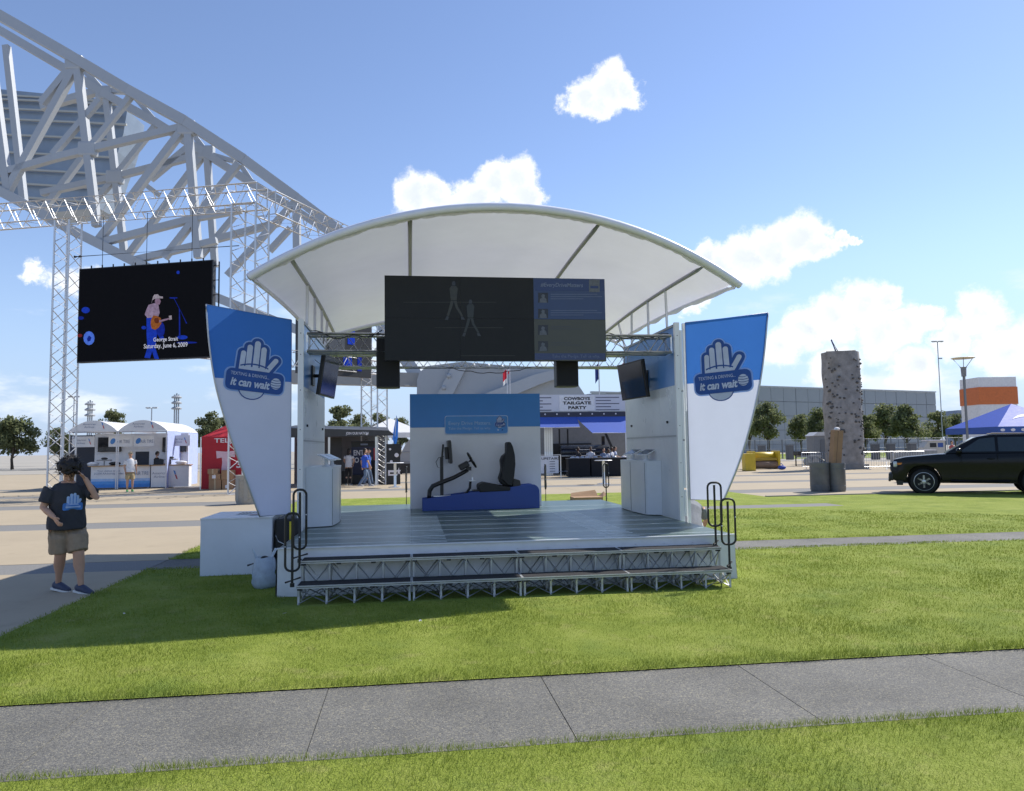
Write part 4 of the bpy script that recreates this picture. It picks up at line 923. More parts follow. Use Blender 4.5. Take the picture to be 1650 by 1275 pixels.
# the nearest person, at the left, head bowed with a hand raised to it, walking to the right
p = GP(100, 957); near = person('person in dark printed t-shirt and khaki shorts walking with a hand to the bowed head', (p.x, p.y+.05, 0), math.radians(42),
    dict(pelvis=(0,.0,.86), chest=(0,-.02,1.15), neck=(0,-.05,1.335), head=(-.01,-.12,1.45), look=(-.15,-.62,-.78), shL=(.18,-.03,1.285), elL=(.27,-.20,1.13), wrL=(.15,-.17,1.36), hdL=(-.65,.05,.75),
         shR=(-.18,-.03,1.285), elR=(-.25,-.02,1.03), wrR=(-.17,-.20,.92), hdR=(.3,-.5,-.6), hipL=(.09,0,.84), knL=(.11,-.13,.46), anL=(.14,-.15,.09), toeL=(.45,-.8,-.12), hipR=(-.09,.0,.84), knR=(-.05,.03,.45), anR=(-.03,.20,.10), toeR=(.45,-.8,-.10)),
    shirt=(.035,.037,.045), bottom=('shorts',(.30,.225,.15)), shoe=(.045,.055,.10), hair=(.012,.008,.006), style='wild', vox=.0075, bulk=1.16)
# print on the shirt, laid on the chest
def shirt_print(t):
    PB = M('shirt_print_blue', (.06,.20,.55), .8); PW = M('shirt_print_pale', (.36,.50,.74), .8); sh = [c for c in t.children if c.name.startswith('shirt')][0]
    dg = bpy.context.evaluated_depsgraph_get(); me = sh.data
    from mathutils.bvhtree import BVHTree
    bm = bmesh.new(); bm.from_mesh(me); tree = BVHTree.FromBMesh(bm); bm.free()
    def lay(name, polys, mat, off):
        b = MB()
        for poly in polys:
            c = (sum(x for x, z in poly)/len(poly), sum(z for x, z in poly)/len(poly)); R_ = [c]+poly; n = len(poly); V = []
            for f in (1.0, .5):
                for x, z in poly:
                    X, Z = c[0]+(x-c[0])*f, c[1]+(z-c[1])*f; hit = tree.ray_cast(Vector((X, -1, Z)), Vector((0,1,0))); V.append((X, (hit[0].y if hit[0] else -.15)-off, Z))
            hit = tree.ray_cast(Vector((c[0], -1, c[1])), Vector((0,1,0))); V.append((c[0], (hit[0].y if hit[0] else -.15)-off, c[1]))
            F = [(i,(i+1)%n,n+(i+1)%n,n+i) for i in range(n)]+[(n+i,n+(i+1)%n,2*n) for i in range(n)]; b.add(V, F)
        b.obj(name, mat, sh, fix=False)
    s = .20; X0, Z0 = .03, 1.06
    def tr(P): return [(X0+x*s, Z0+z*s) for x, z in P]
    lay('print_hand', [tr(capsule((x,.05),(x,zz),.085)) for x, zz in ((-.27,.40),(-.10,.55),(.08,.58),(.24,.45))]+[tr(capsule((.25,.0),(.40,.25),.08))], PW, .004)
    lay('print_hand_line', [tr(capsule((x,.06),(x,zz),.02)) for x, zz in ((-.185,.40),(-.01,.5),(.16,.45))], PB, .008)
    lay('print_plate', [tr(rrect(-.55,-.36,.55,.08,.1))], PB, .012); lay('print_lettering', [tr(rrect(-.40,-.22,.42,-.10,.03)), tr(rrect(-.38,-.05,.3,.0,.02))], PW, .016)
shirt_print(near)
# person crouching behind the right wing of the stage
person('person in a grey shirt crouching on the grass beside the right stage wall', SW(3.12, 3.05), math.radians(165),
    dict(pelvis=(0,.22,.42), chest=(0,-.05,.66), neck=(0,-.28,.70), head=(0,-.42,.66), look=(0,-.6,-.8), shL=(.19,-.2,.68), elL=(.24,-.35,.45), wrL=(.15,-.5,.25), shR=(-.19,-.2,.68), elR=(-.24,-.35,.45), wrR=(-.15,-.5,.25),
         hipL=(.10,.2,.40), knL=(.18,-.18,.42), anL=(.16,.10,.09), hipR=(-.10,.2,.40), knR=(-.18,-.12,.20), anR=(-.14,.28,.10)), shirt=(.17,.18,.20), bottom=('trousers',(.55,.55,.55)), hair=(.05,.03,.02), bulk=1.1, vox=.011)
# ------------------------------------------------------------------ left background: gantry, screens, stadium arch
GAN = M('gantry_aluminium', (.68,.69,.71), .38, .55, var=.08, vs=4)
def gantry(label, p, q, w, bay, ref=None, r=.04): 
    o = thing('gantry_truss', label, 'truss', (p.x, p.y, 0), 0, 'aluminium screen gantry'); truss(o, p-Vector((p.x,p.y,0)), q-Vector((p.x,p.y,0)), w, r, bay, GAN, ref=ref, rb=r*.5, n=5); return o
A0 = GP(99, 790); A0 = AT(99, 760, 31.2); A0.z = 0; LA = Vector((A0.x, A0.y, 12.0)); B_ = AT(403, 400, 29.7); B_.z = 0; LB = Vector((B_.x, B_.y, 12.0)); C_ = AT(603, 500, 38.5); C_.z = 0; LC = Vector((C_.x, C_.y, 12.0))
gantry('square lattice tower leg at the far left behind the walking person', A0, Vector((A0.x, A0.y, 11.6)), .70, .95, ref=(LB-LA))
gantry('square lattice tower leg behind the top of the left wing banner', B_, Vector((B_.x, B_.y, 11.6)), 1.05, .95, ref=(LB-LA))
gantry('square lattice tower leg seen through the stage, behind the left loudspeaker', C_, Vector((C_.x, C_.y, 11.6)), .95, .95, ref=(LC-LB))
dAB = (LB-LA).normalized(); gantry('horizontal lattice truss carrying the bright video screen', LA-dAB*5+Vector((0,0,.02)), LB+dAB*.5+Vector((0,0,.02)), .85, .95)
dBC = (LC-LB).normalized(); gantry('lattice truss running back to the right towards the canopy', LB+dBC*.95+Vector((0,0,.02)), LC+dBC*.5+Vector((0,0,.02)), .95, .95)
lo = Vector((0,0,5.9)); g2 = thing('gantry_truss', 'lower tie truss behind the left wing banner and video screen', 'truss', (B_.x,B_.y,0), 0, 'aluminium screen gantry')
truss(g2, lo+(LA-LB)*.12*Vector((1,1,0)) if False else lo-dAB*2.2, lo+dBC*9.5, .7, .035, .95, GAN, rb=.018, n=5)
def flat_screen(name, label, cat, pl, pr, z0, z1, thick=.22):
    d = (pr-pl); d.z = 0; t = thing(name, label, cat, (pl.x, pl.y, 0), math.atan2(d.y, d.x)); W = d.length
    block('cabinet', (0,.0,z0), (W,thick,z1), M('led_cabinet', (.012,.012,.014), .5), t)
    nn = Vector((-d.y, d.x, 0)).normalized(); dx = d.normalized()
    def pm(u, v): r_ = pxray(u, v); k = (pl-CAM).dot(nn)/r_.dot(nn); p = CAM+r_*k; return ((p-pl).dot(dx), p.z)
    return t, W, pm
SL = AT(126, 500, 30.8); SR = AT(342, 500, 29.6)
led, W, pm = flat_screen('led_screen', 'large hanging video screen showing a guitar player in a pale hat', 'video screen', SL, SR, 5.45, 9.42)
def emi(name, rgb, e=.9): return M(name, tuple(c*.75 for c in rgb), .9, var=.45, vs=7, emit=e*.35, spec=.05)
block('display_face', (.05,-.012,5.5), (W-.05,-.001,9.38), M('led_black', (.010,.010,.012), .9, var=.1, spec=.05), led)
Z1 = lambda x, y: (84+x/3.541, 380+y/3.541)
def lp(name, pts, mat, lay=1): return MB().face([(lambda q: (q[0], -.014-.002*lay, q[1]))(pm(*Z1(x, y))) for x, y in pts]).obj(name, mat, led, fix=False)
BLU = emi('led_blue', (.016,.055,.50), .7); BLD = emi('led_deep_blue', (.012,.03,.30), .7); PNK = emi('led_pale_shirt', (.42,.30,.40), .5); HAT = emi('led_hat', (.50,.42,.44), .5); SKN = emi('led_skin', (.35,.22,.30), .6); GTR = emi('led_guitar_orange', (.42,.13,.03), .6); GTD = emi('led_guitar_brown', (.16,.04,.02), .6); WTX = emi('led_white', (.80,.78,.82), .8)
lp('picture_legs', [(540,470),(590,465),(620,540),(640,585),(625,600),(600,560),(590,640),(612,705),(585,702),(572,660),(560,700),(528,696),(545,640),(540,560)], BLU, 1)
lp('picture_torso', [(552,395),(585,385),(608,392),(615,440),(606,465),(545,470),(530,450),(540,420)], PNK, 2)
lp('picture_face', [(590,362),(615,360),(622,375),(616,392),(598,394),(588,380)], SKN, 3)
lp('picture_hat', [(568,390),(574,368),(590,360),(634,358),(634,348),(615,346),(606,335),(586,336),(578,348),(572,370)], HAT, 4)
lp('picture_guitar', [(566,480),(580,455),(600,458),(622,470),(626,500),(610,525),(590,538),(570,530),(564,505)], GTR, 5)
lp('picture_guitar_edge', [(588,470),(608,470),(614,490),(604,502),(590,498),(584,482)], GTD, 6)
lp('picture_guitar_neck', [(612,484),(684,466),(684,474),(614,496)], SKN, 6); lp('picture_hand', [(668,458),(684,455),(686,478),(672,482)], HAT, 7)
lp('picture_microphone_stand', [(672,352),(716,352),(716,358),(700,359),(772,500),(766,502),(732,425),(734,575),(725,575),(725,415),(696,360),(672,358)], BLD, 3)
for k, (x, y, a, b, m) in enumerate(((193,425,24,18,BLU),(212,585,32,40,emi('led_lamp_blue',(.10,.22,.80),.8)),(720,210,9,10,BLU),(525,525,14,10,BLU),(620,535,25,45,BLD),(165,470,18,10,BLD),(745,580,30,12,BLU),(160,570,14,10,emi('led_red',(.25,.03,.03),.6)),(770,610,60,6,BLD))):
    lp('picture_light', [(x+a*math.cos(6.283*i/12), y+b*math.sin(6.283*i/12)) for i in range(12)], m, 1+k*.1)
lp('picture_light', [(200,590),(212,570),(226,580),(220,600),(206,604)], BLD, 3)
for s, x, y, w, h in (('George Strait', 650, 594, 158, 30), ('Saturday, June 6, 2009', 650, 630, 280, 34)):
    q = pm(*Z1(x, y)); text(s, WTX, led, (q[0], -.034, q[1]), h/3.541*30.2/1200, w/3.541*30.2/1200, bold=.012)
for k in range(11): stick('hanging_lug', (W*(.08+.084*k), .1, 9.42), (W*(.08+.084*k), .1, 9.55), .03, BLACKM, led, 6)
for k in (1, 5, 9): stick('hanging_cable', (W*(.08+.084*k), .1, 9.5), (W*(.08+.084*k), .1, 11.6), .012, BLACKM, led, 5)
for k in range(7): stick('side_rung', (W, .1, 5.6+k*.6), (W+.22, .1, 5.6+k*.6), .03, BLACKM, led, 5)
stick('side_rail', (W+.22,.1,5.5), (W+.22,.1,9.35), .03, BLACKM, led, 5)
# a second screen farther back, seen between the stage wall and the loudspeaker
l2, W2_, pm2 = flat_screen('led_screen', 'grey video screen with blue picture seen through the stage truss at left', 'video screen', AT(480, 560, 34.5), AT(598, 560, 37.6), 5.3, 8.6)
for (a, b, c, d, m) in ((.4,6.4,.62,8.2,emi('led_grey',(.10,.11,.13),.6)),(.60,5.8,.72,6.6,BLU),(.66,6.9,.76,7.7,BLU),(.80,5.6,.86,6.3,BLD)):
    block('picture_patch', (a*W2_,-.012,b), (c*W2_,-.002,d), m, l2)
wr = thing('stay_cable', 'thin dark stay cable stretched above the bright video screen', 'cable', A0); stick('wire', AT(120,414,30.5)-A0, AT(385,396,29.4)-A0, .02, BLACKM, wr, 5); stick('turnbuckle', AT(120,414,30.5)-A0, AT(130,413.5,30.5)-A0, .06, BLACKM, wr, 6)
# stadium arch truss far behind
STEEL = M('arch_steel', (.40,.42,.44), .5, .15, var=.06, vs=.2)
arch = thing('stadium_arch', 'huge grey steel truss arch of the stadium descending from the upper left', 'arch', (AT(240,700,112).x, 112, 0))
ao = Vector(arch.location)
def mem(a, b, w, Y, nm='member', h=None):
    f = lambda q: AT(84+q[0]/3.541, 80+q[1]/3.541, Y)-ao
    k = Y/1200/3.541*1.14; stick(nm, f(a), f(b), w*k, STEEL, arch, h=(h or w)*k, ref=(0,1,0))
YF, YB = 108, 117
for a, b, w in (((-420,-262),(60,12),52),((60,12),(440,238),52),((440,238),(765,415),52),((765,415),(1100,632),50),((1100,632),(1400,852),48),((1400,852),(1900,1230),46)): mem(a, b, w, YF, 'top_chord')
for a, b, w in (((-300,-110),(100,125),40),((100,125),(290,250),40),((290,250),(590,415),40),((590,415),(870,590),40),((870,590),(1140,765),38),((1140,765),(1330,880),38),((1330,880),(1800,1180),36)): mem(a, b, w, YB, 'top_chord')
for a, b, w in (((-420,740),(110,1030),48),((110,1030),(480,1215),48),((480,1215),(900,1400),46),((900,1400),(1500,1640),44)): mem(a, b, w, YF, 'bottom_chord')
for a, b, w in (((145,90),(255,1010),36),((775,440),(835,1190),36),((1395,870),(1400,1420),34),((-380,-180),(-250,800),36)): mem(a, b, w, YF, 'post')
for a, b, w in (((310,270),(412,1165),30),((885,610),(930,1240),30),((-260,-20),(-160,880),30)): mem(a, b, w, YB, 'post')
for a, b, w in (((-300,710),(10,620),34),((10,620),(740,445),34),((270,1085),(760,440),34),((640,1190),(1065,650),32),((5,600),(275,285),28),((230,545),(455,260),28),((-60,310),(115,95),32),((1000,1290),(1385,870),30),((290,1100),(830,960),34),((830,960),(1080,915),32),((480,1200),(940,1090),32),((-260,820),(140,90),34)): mem(a, b, w, YF, 'diagonal')
for a, b, w in (((-60,330),(255,240),34),((310,235),(430,240),26),((-60,820),(350,730),30),((350,730),(850,600),30),((380,700),(595,430),26),((430,1180),(865,600),30),((560,740),(800,540),30),((-60,930),(185,600),28),((240,870),(360,735),26),((850,1180),(1040,950),26),((930,1085),(1290,990),32),((1240,1150),(1360,1020),28),((180,110),(300,250),30),((470,270),(600,420),24),((810,490),(885,590),26),((1080,665),(1150,770),24),((530,770),(610,830),24),((880,590),(1040,640),22)): mem(a, b, w, YB, 'diagonal')
for a in ((300,250,.0),(880,590,0),(205,570,0),(360,730,0),(770,450,0),(130,80,0)):
    q = AT(84+a[0]/3.541, 80+a[1]/3.541, YB if a[0] in (300,880,360) else YF)-ao; MB().box(q, (2.6,1.2,2.2)).obj('gusset', STEEL, arch, bevel=.3)
# the foot of the arch behind the back panel
ab = thing('arch_abutment', 'grey steel foot of the arch rising behind the blue back panel', 'abutment', (AT(800,700,104).x, 104, 0)); bo = Vector(ab.location)
def apoly(P, Y): return [(lambda q: (q.x, q.z))(AT(u, v, Y)-bo) for u, v in P]
MB().prism(apoly([(672,612),(676,600),(688,590),(745,583),(800,588),(870,592),(905,596),(925,610),(945,640),(952,737),(670,737)],104), 0, 7, 'xz').obj('footing', M('abutment_grey', (.36,.38,.40), .6, var=.06, vs=.1), ab)
MB().prism(apoly([(728,592),(705,636),(700,737),(724,737),(730,636),(752,592)],103.8), -.5, -.001, 'xz').obj('plate', STEEL, ab); MB().prism(apoly([(770,640),(860,605),(915,592),(930,600),(870,620),(800,650)],103.7), -1.2, -.002, 'xz').obj('plate', STEEL, ab)
for u, v in ((762,589),(786,590),(808,592),(723,606),(715,625)): MB().ell(AT(u, v, 103.4)-bo, (.35,.4,.35), 8, 6).obj('bolt_head', STEEL, ab, smooth=True)
stick('tie_beam', AT(470,608,106)-bo, AT(690,613,106)-bo, 1.9, M('tie_beam_tan', (.33,.32,.30), .6, var=.08, vs=.3), ab, h=1.9, ref=(0,1,0)); stick('arch_leg', AT(600,500,109)-bo, AT(690,632,107)-bo, 1.8, STEEL, ab, h=1.8, ref=(0,1,0)); block('bearing', AT(654,610,105)-bo+Vector((0,-1.5,-1)), AT(662,622,105)-bo, STEEL, ab)
# glass end wall of the stadium behind the arch
fac = thing('stadium_facade', 'tilted blue grey glass facade with horizontal fins behind the arch', 'facade', (AT(100,700,165).x, 165, 0)); fo = Vector(fac.location)
FP = [(-60,138),(84,152),(150,158),(205,178),(199,215),(190,245),(178,275),(166,312),(158,335),(60,345),(-60,262)]
MB().prism([(lambda q: (q.x, q.z))(AT(u, v, 165)-fo) for u, v in FP], 0, 8, 'xz').obj('glass_wall', M('facade_glass', (.24,.29,.35), .3, .1, var=.25, vs=.06), fac)
for k, (v, ur) in enumerate(((158,150),(165,185),(180,190),(197,200),(222,198),(250,180),(277,172),(300,160),(322,150))):
    a, b = AT(-60 if v < 250 else -60+(v-250)*.5, v-8, 164)-fo, AT(ur+4, v+4, 164)-fo; stick('fin', a, b, .4, M('fin_grey', (.42,.42,.38), .5), fac, h=.5, ref=(0,1,0))
for k in range(0):
    u = 60+k*17; stick('mullion', AT(u, 160, 164.7)-fo, AT(u-38, 400, 164.7)-fo, .25, M('mullion_dark', (.20,.24,.28), .4, .3), fac, h=.4, ref=(0,1,0))
MB().loft([AT(108,150,164)-fo, AT(112,128,164)-fo], .25, 6).obj('roof_mast', M('mast_pale', (.5,.52,.54), .5), fac)
# light masts
def light_mast(label, u, vb, vt, Y, kind, group='light masts'):
    p = AT(u, vb, Y); t = thing('light_mast', label, 'light mast', (p.x, p.y, 0), 0, group); zt = AT(u, vt, Y).z; m = M('mast_grey', (.42,.44,.46), .5, .3)
    k = Y/1200
    if kind == 'stack':
        for s in (-1, 0, 1): stick('column', (s*3.2*k,0,0), (s*3.2*k,0,zt-abs(s)*2*k), 1.1*k, m, t, 8)
        for i in range(3): MB().lathe([(7.5*k,zt-(8+i*9)*k),(8*k,zt-(6+i*9)*k),(5*k,zt-(4+i*9)*k)], 14).obj('platform', m, t)
    else:
        stick('pole', (0,0,0), (0,0,zt), .8*k, m, t, 8, ); stick('crossbar', (-8*k,0,zt), (8*k,0,zt), .9*k, m, t, 6)
        for s in (-1, -.4, .4, 1): MB().box((s*7.5*k,0,zt+.9*k), (4*k,3*k,1.8*k)).obj('lamp_head', M('lamp_head_grey', (.5,.52,.54), .4), t, bevel=.3*k)
        if kind == 'tall': MB().box((3*k,0,zt-27*k), (6*k,2*k,2*k)).obj('camera_box', m, t)
light_mast('stacked white mast with round platforms above the left booth roof', 143, 740, 645, 120, 'stack')
light_mast('stacked white mast with round platforms above the right booth roof', 283, 740, 634, 110, 'stack')
light_mast('slender light pole between the two stacked masts', 243, 735, 658, 140, 'pole'); light_mast('slender light pole beside the lattice tower leg at left', 117, 735, 640, 130, 'pole')
light_mast('tall light pole at the right beyond the trees', 1520, 725, 551, 95, 'tall')
# ------------------------------------------------------------------ trees
LEAF = [M('leaf_%d' % i, c, .6, var=.35, vs=.8, trans=.45, spec=.2) for i, c in enumerate(((.17,.19,.09),(.215,.235,.115),(.135,.158,.08)))]
BARK = M('bark', (.10,.08,.06), .9, var=.25, vs=5)
def tree(label, u, Y, vbase, vtop, wpx, kind=0, seed=0, group='trees', shape='oval', n=4600, name='tree'):
    p = AT(u, vbase, Y); t = thing(name, label, 'tree', (p.x, p.y, 0), random.uniform(0, 6), group); H = AT(u, vtop, Y).z; W = wpx*Y/1200*.98; rg = np.random.default_rng(seed+11)
    tb = MB(); zc = H*.30; tb.loft([(0,0,0),(.02*W,0,H*.2),(0,.02*W,H*.45),(0,0,H*.85)], [.032*H,.024*H,.016*H,.004*H], 8)
    cl = []
    for i in range(26):
        f = rg.uniform(.12, 1); a = rg.uniform(0, 6.283)
        prof = {'oval': math.sin(math.pi*min(1, .12+.80*f))**.75, 'cone': (1.05-f)*1.0, 'round': math.sin(math.pi*min(1, .2+.72*f))**.5}[shape]
        r = W/2*prof*rg.uniform(.35, .9); z = zc+(H-zc)*f*.93; c = Vector((math.cos(a)*r, math.sin(a)*r, z)); cl.append((c, W*rg.uniform(.11, .21)))
        tb.loft([(0,0,max(H*.22, z-H*.22)), c*.6+Vector((0,0,z-.03*H))*.4, c], [.011*H,.007*H,.002*H], 5)
    tb.obj('trunk', BARK, t, smooth=True)
    cl.append((Vector((0,0,H*.86)), W*.16)); cl.append((Vector((0,0,H*.93)), W*.09)); cl.append((Vector((0,0,H*.6)), W*.28))
    m = len(cl); idx = rg.integers(0, m, n); C = np.array([tuple(c) for c, r in cl])[idx]; R = np.array([r for c, r in cl])[idx]
    d = rg.normal(size=(n,3)); d /= np.linalg.norm(d, axis=1)[:,None]; rad = rg.random(n)**.5*1.25
    P = C+d*(R*rad)[:,None]*np.array([1,1,.7]); s = W*.027*rg.uniform(.6, 1.5, n)
    a = rg.normal(size=(n,3)); a /= np.linalg.norm(a, axis=1)[:,None]; b = np.cross(a, rg.normal(size=(n,3))); b /= np.linalg.norm(b, axis=1)[:,None]
    V = np.stack([P-a*s[:,None]*1.3, P+b*s[:,None]*.8, P+a*s[:,None]*1.3, P-b*s[:,None]*.8], 1).reshape(-1, 3)
    me = bpy.data.meshes.new('crown'); me.vertices.add(n*4); me.vertices.foreach_set('co', V.ravel()); me.loops.add(n*4); me.loops.foreach_set('vertex_index', np.arange(n*4, dtype=np.int32)); me.polygons.add(n); me.polygons.foreach_set('loop_start', np.arange(0, n*4, 4, dtype=np.int32)); me.update(); me.validate()
    for q in LEAF: me.materials.append(q)
    me.polygons.foreach_set('material_index', np.where(rg.random(n) < .5, kind, rg.integers(0, 3, n)).astype(np.int32)); link(bpy.data.objects.new('crown', me), t); return t
RT = 'row of young trees before the grey hall'
for (u, Y, vt, w, sh, k, lab) in ((1238,118,648,52,'oval',0,'dark leafy tree standing just right of the right wing banner'),(1208,128,655,44,'round',2,'shaded tree half hidden behind the right wing banner'),(1291,122,668,42,'oval',1,'small pale green tree left of the climbing tower'),(1322,112,658,46,'oval',2,'dark tree peeping out at the left of the climbing tower'),
        (1396,112,668,44,'round',0,'low dark tree just right of the climbing tower'),(1428,125,652,56,'oval',1,'taller pale tree between the climbing tower and the dark tree'),(1461,108,653,64,'cone',0,'broad dark conical tree above the hood of the black vehicle'),(1513,118,663,44,'oval',1,'pale tree beside the tall light pole'),(1540,126,668,36,'round',2,'small dark tree right of the tall light pole'),(1604,122,655,54,'oval',0,'tree at the far right edge beyond the blue tent')):
    tree(lab, u, Y, 725, vt, w, k, int(u), RT, sh, 4600)
LT = 'trees beyond the left booths'
for (u, Y, vt, w, sh, lab) in ((182,90,660,46,'round','wind blown tree top showing between the two booth roofs'),(335,80,664,50,'round','dense tree showing above the right end of the booth roof'),(362,84,672,40,'round','tree half hidden by the left edge of the wing banner'),(96,86,690,44,'round','tree behind the lattice tower leg at the far left'),
        (545,78,651,58,'round','large leafy tree seen through the stage left of the gantry leg'),(577,85,668,44,'oval','smaller tree seen through the stage beside the gantry leg'),(612,90,664,40,'oval','thin tree behind the gantry leg seen through the stage'),(645,110,672,36,'round','distant tree beside the blue feather flag'),(20,88,676,70,'round','tree at the far left edge of the view')):
    tree(lab, u, Y, 745, vt, w, 1 if u > 500 else 0, int(u), LT, sh, 4600)
# ------------------------------------------------------------------ airline booth
TENTW = M('tent_white', (.78,.79,.82), .6, var=.04, trans=.25); BWHT = M('booth_white', (.72,.73,.75), .5, var=.05); PRN = M('print_grey_blue', (.20,.24,.34), .6); PBL = M('print_blue', (.06,.22,.55), .6); PRD = M('print_red', (.50,.05,.06), .6); WOOD = M('counter_wood', (.36,.22,.10), .5, var=.15)
YB_ = 29.2
bx = lambda u, y=YB_: SY(u, 780, y).x
def tail_mark(t, x, z, s, y):
    MB().face([(x-.28*s,y,z+.6*s),(x-.05*s,y,z+.5*s),(x+.08*s,y,z+.02*s),(x-.1*s,y,z+.05*s)]).obj('logo_blue', PBL, t, fix=False); MB().face([(x-.08*s,y-.001,z),(x+.1*s,y-.001,z),(x+.3*s,y-.001,z-.6*s),(x+.12*s,y-.001,z-.55*s)]).obj('logo_red', PRD, t, fix=False)
x0, x1, x2 = bx(109), bx(187.5), bx(268)
for (a, b, lab) in ((x0, x1, 'arched white booth tent, left one of the airline pair'), (x1+.02, x2, 'arched white booth tent, right one of the airline pair')):
    t = sthing('booth_tent', lab, 'tent', (a+b)/2, YB_, 0, 0, 'airline booth tents'); w = (b-a)/2; dp = 5.2
    arc = [(-w+2*w*k/16, 2.72+.52*math.sin(math.pi*k/16)**.8) for k in range(17)]
    V = [(x, yy, z) for yy in (0, dp/3, 2*dp/3, dp) for x, z in arc]; F = [(r*17+i, r*17+i+1, (r+1)*17+i+1, (r+1)*17+i) for r in range(3) for i in range(16)]
    MB().add(V, F).obj('vault_cloth', TENTW, t, smooth=True)
    MB().prism(arc, -.02, .0, 'xz').obj('gable', BWHT, t)
    text('American\nAirlines', PRN, t, (-.18,-.03,3.0), .22, .55); tail_mark(t, .42, 3.0, .26, -.03)
    for s in (-1, 1):
        for yy in (0, dp-.05): stick('pole', (s*(w-.03), yy, 0), (s*(w-.03), yy, 2.74), .03, BWHT, t, 8)
    if b == x2: MB().add([(w,0.05,0),(w,dp,0),(w,dp,2.7),(w,.05,2.7)], [(0,1,2,3)]).obj('side_curtain', M('curtain_shaded_white', (.42,.50,.80), .7, trans=.15), t);  # bluish shade on the white side cloth is put into its colour
    stick('crossbar', (-w, 0, 2.68), (w, 0, 2.68), .03, BWHT, t, 6)
t = sthing('booth_wall', 'white booth back wall with hanging signs and dark openings', 'wall', 0, YB_+2.2, 0)
y2 = YB_+2.2; qx = lambda u: SY(u, 750, y2).x
block('wall_panel', (qx(110),0,0), (qx(152)-.01,.05,2.6), M('booth_dark', (.03,.035,.05), .6), t); block('wall_panel', (qx(152),0,0), (qx(303),.06,2.66), BWHT, t)
block('doorway', (qx(218),-.012,0), (qx(240),-.001,1.75), M('booth_dark', (.03,.035,.05), .6), t)
for u0, u1, kind in ((116,152,'aa'),(175,213,'tire'),(216,248,'tire'),(275,306,'aa')):
    a, b = SY(u0, 705, YB_+1.2), SY(u1, 720, YB_+1.2); s = sthing('hanging_sign', {116:'white hanging airline sign at the left of the booth',175:'white hanging tyre sign, left of the two in the booth',216:'white hanging tyre sign, right of the two in the booth',275:'sunlit white hanging airline sign at the right of the booth'}[u0], 'sign', (a.x+b.x)/2, YB_+1.2, 0); w = (b.x-a.x)/2
    block('board', (-w,0,2.0), (w,.03,2.52), BWHT, s); stick('wire', (-w+.05,.015,2.52), (-w+.05,.015,2.76), .008, ALU, s, 5); stick('wire', (w-.05,.015,2.52), (w-.05,.015,2.76), .008, ALU, s, 5)
    if kind == 'aa': text('American\nAirlines', PRN, s, (-.12,-.006,2.27), .24, .5); tail_mark(s, w-.22, 2.27, .25, -.006)
    else: MB().ell((-w+.2,-.004,2.27), (.11,.004,.16), 12, 6, Matrix.Rotation(.5,3,'Y')).obj('logo_blue', PBL, s); text('AIR TIRE', PRN, s, (.14,-.006,2.25), .16, .6)
for u0, u1, lab in ((158,195,'black television on the booth wall behind the left counter'),(262,300,'black television on the booth wall behind the right counter')):
    a, b = SY(u0, 705, y2-.1), SY(u1, 728, y2-.1); s = sthing('booth_television', lab, 'television', (a.x+b.x)/2, y2-.12, 0, 0, 'booth televisions'); w = (b.x-a.x)/2; block('housing', (-w,0,b.z), (w,.08,a.z), BLACKP, s, bevel=.02); block('display', (-w+.04,-.004,b.z+.04), (w-.04,.0,a.z-.04), GLASSK, s)
for u0, u1, lab, blue in ((146,241,'white booth counter with blue fading base and wooden top',True),(243,304,'white booth counter with airline logo and wooden top',False)):
    a, b = bx(u0, YB_+.3), bx(u1, YB_+.3); s = sthing('booth_counter', lab, 'counter', (a+b)/2, YB_+.3, 0, 0, 'booth counters'); w = (b-a)/2
    def bulge(f): return -.18*math.sin(math.pi*f) if blue else 0
    zz = [(.06,(.05,.25,.68)),(.22,(.10,.34,.75)),(.36,(.35,.52,.80)),(.48,None)] if blue else [(.04,None)]
    for i, (z, c) in enumerate(zz):
        z1 = zz[i+1][0] if i+1 < len(zz) else 1.06; P = [(-w+2*w*k/10, bulge(k/10)) for k in range(11)]+[(w,.45),(-w,.45)]
        MB().prism(P, z+.001, z1, 'xy').obj('front_panel', BWHT if c is None else M('counter_blue_%d' % i, c, .5), s)
    MB().prism([(-w-.05,-.24 if blue else -.05),(w+.05,-.24 if blue else -.05),(w+.05,.5),(-w-.05,.5)], 1.061, 1.10, 'xy').obj('worktop', WOOD, s)
    if blue: text('Your chance to win\n25,000 AAdvantage miles', PRN, s, (-.45,-.205,.78), .24, 1.3); text('AIR TIRE', PRN, s, (1.0,-.13,.72), .16, .6); [stick('foot', (q*(w-.1),.1,0), (q*(w-.1),.1,.06), .04, BWHT, s, 6) for q in (-1, 1)]
    else: text('American\nAirlines', PRN, s, (-.45,-.006,.62), .28, .7); tail_mark(s, .25, .62, .36, -.008); stick('foot', (0,.2,0), (0,.2,.041), .1, BWHT, s, 8)
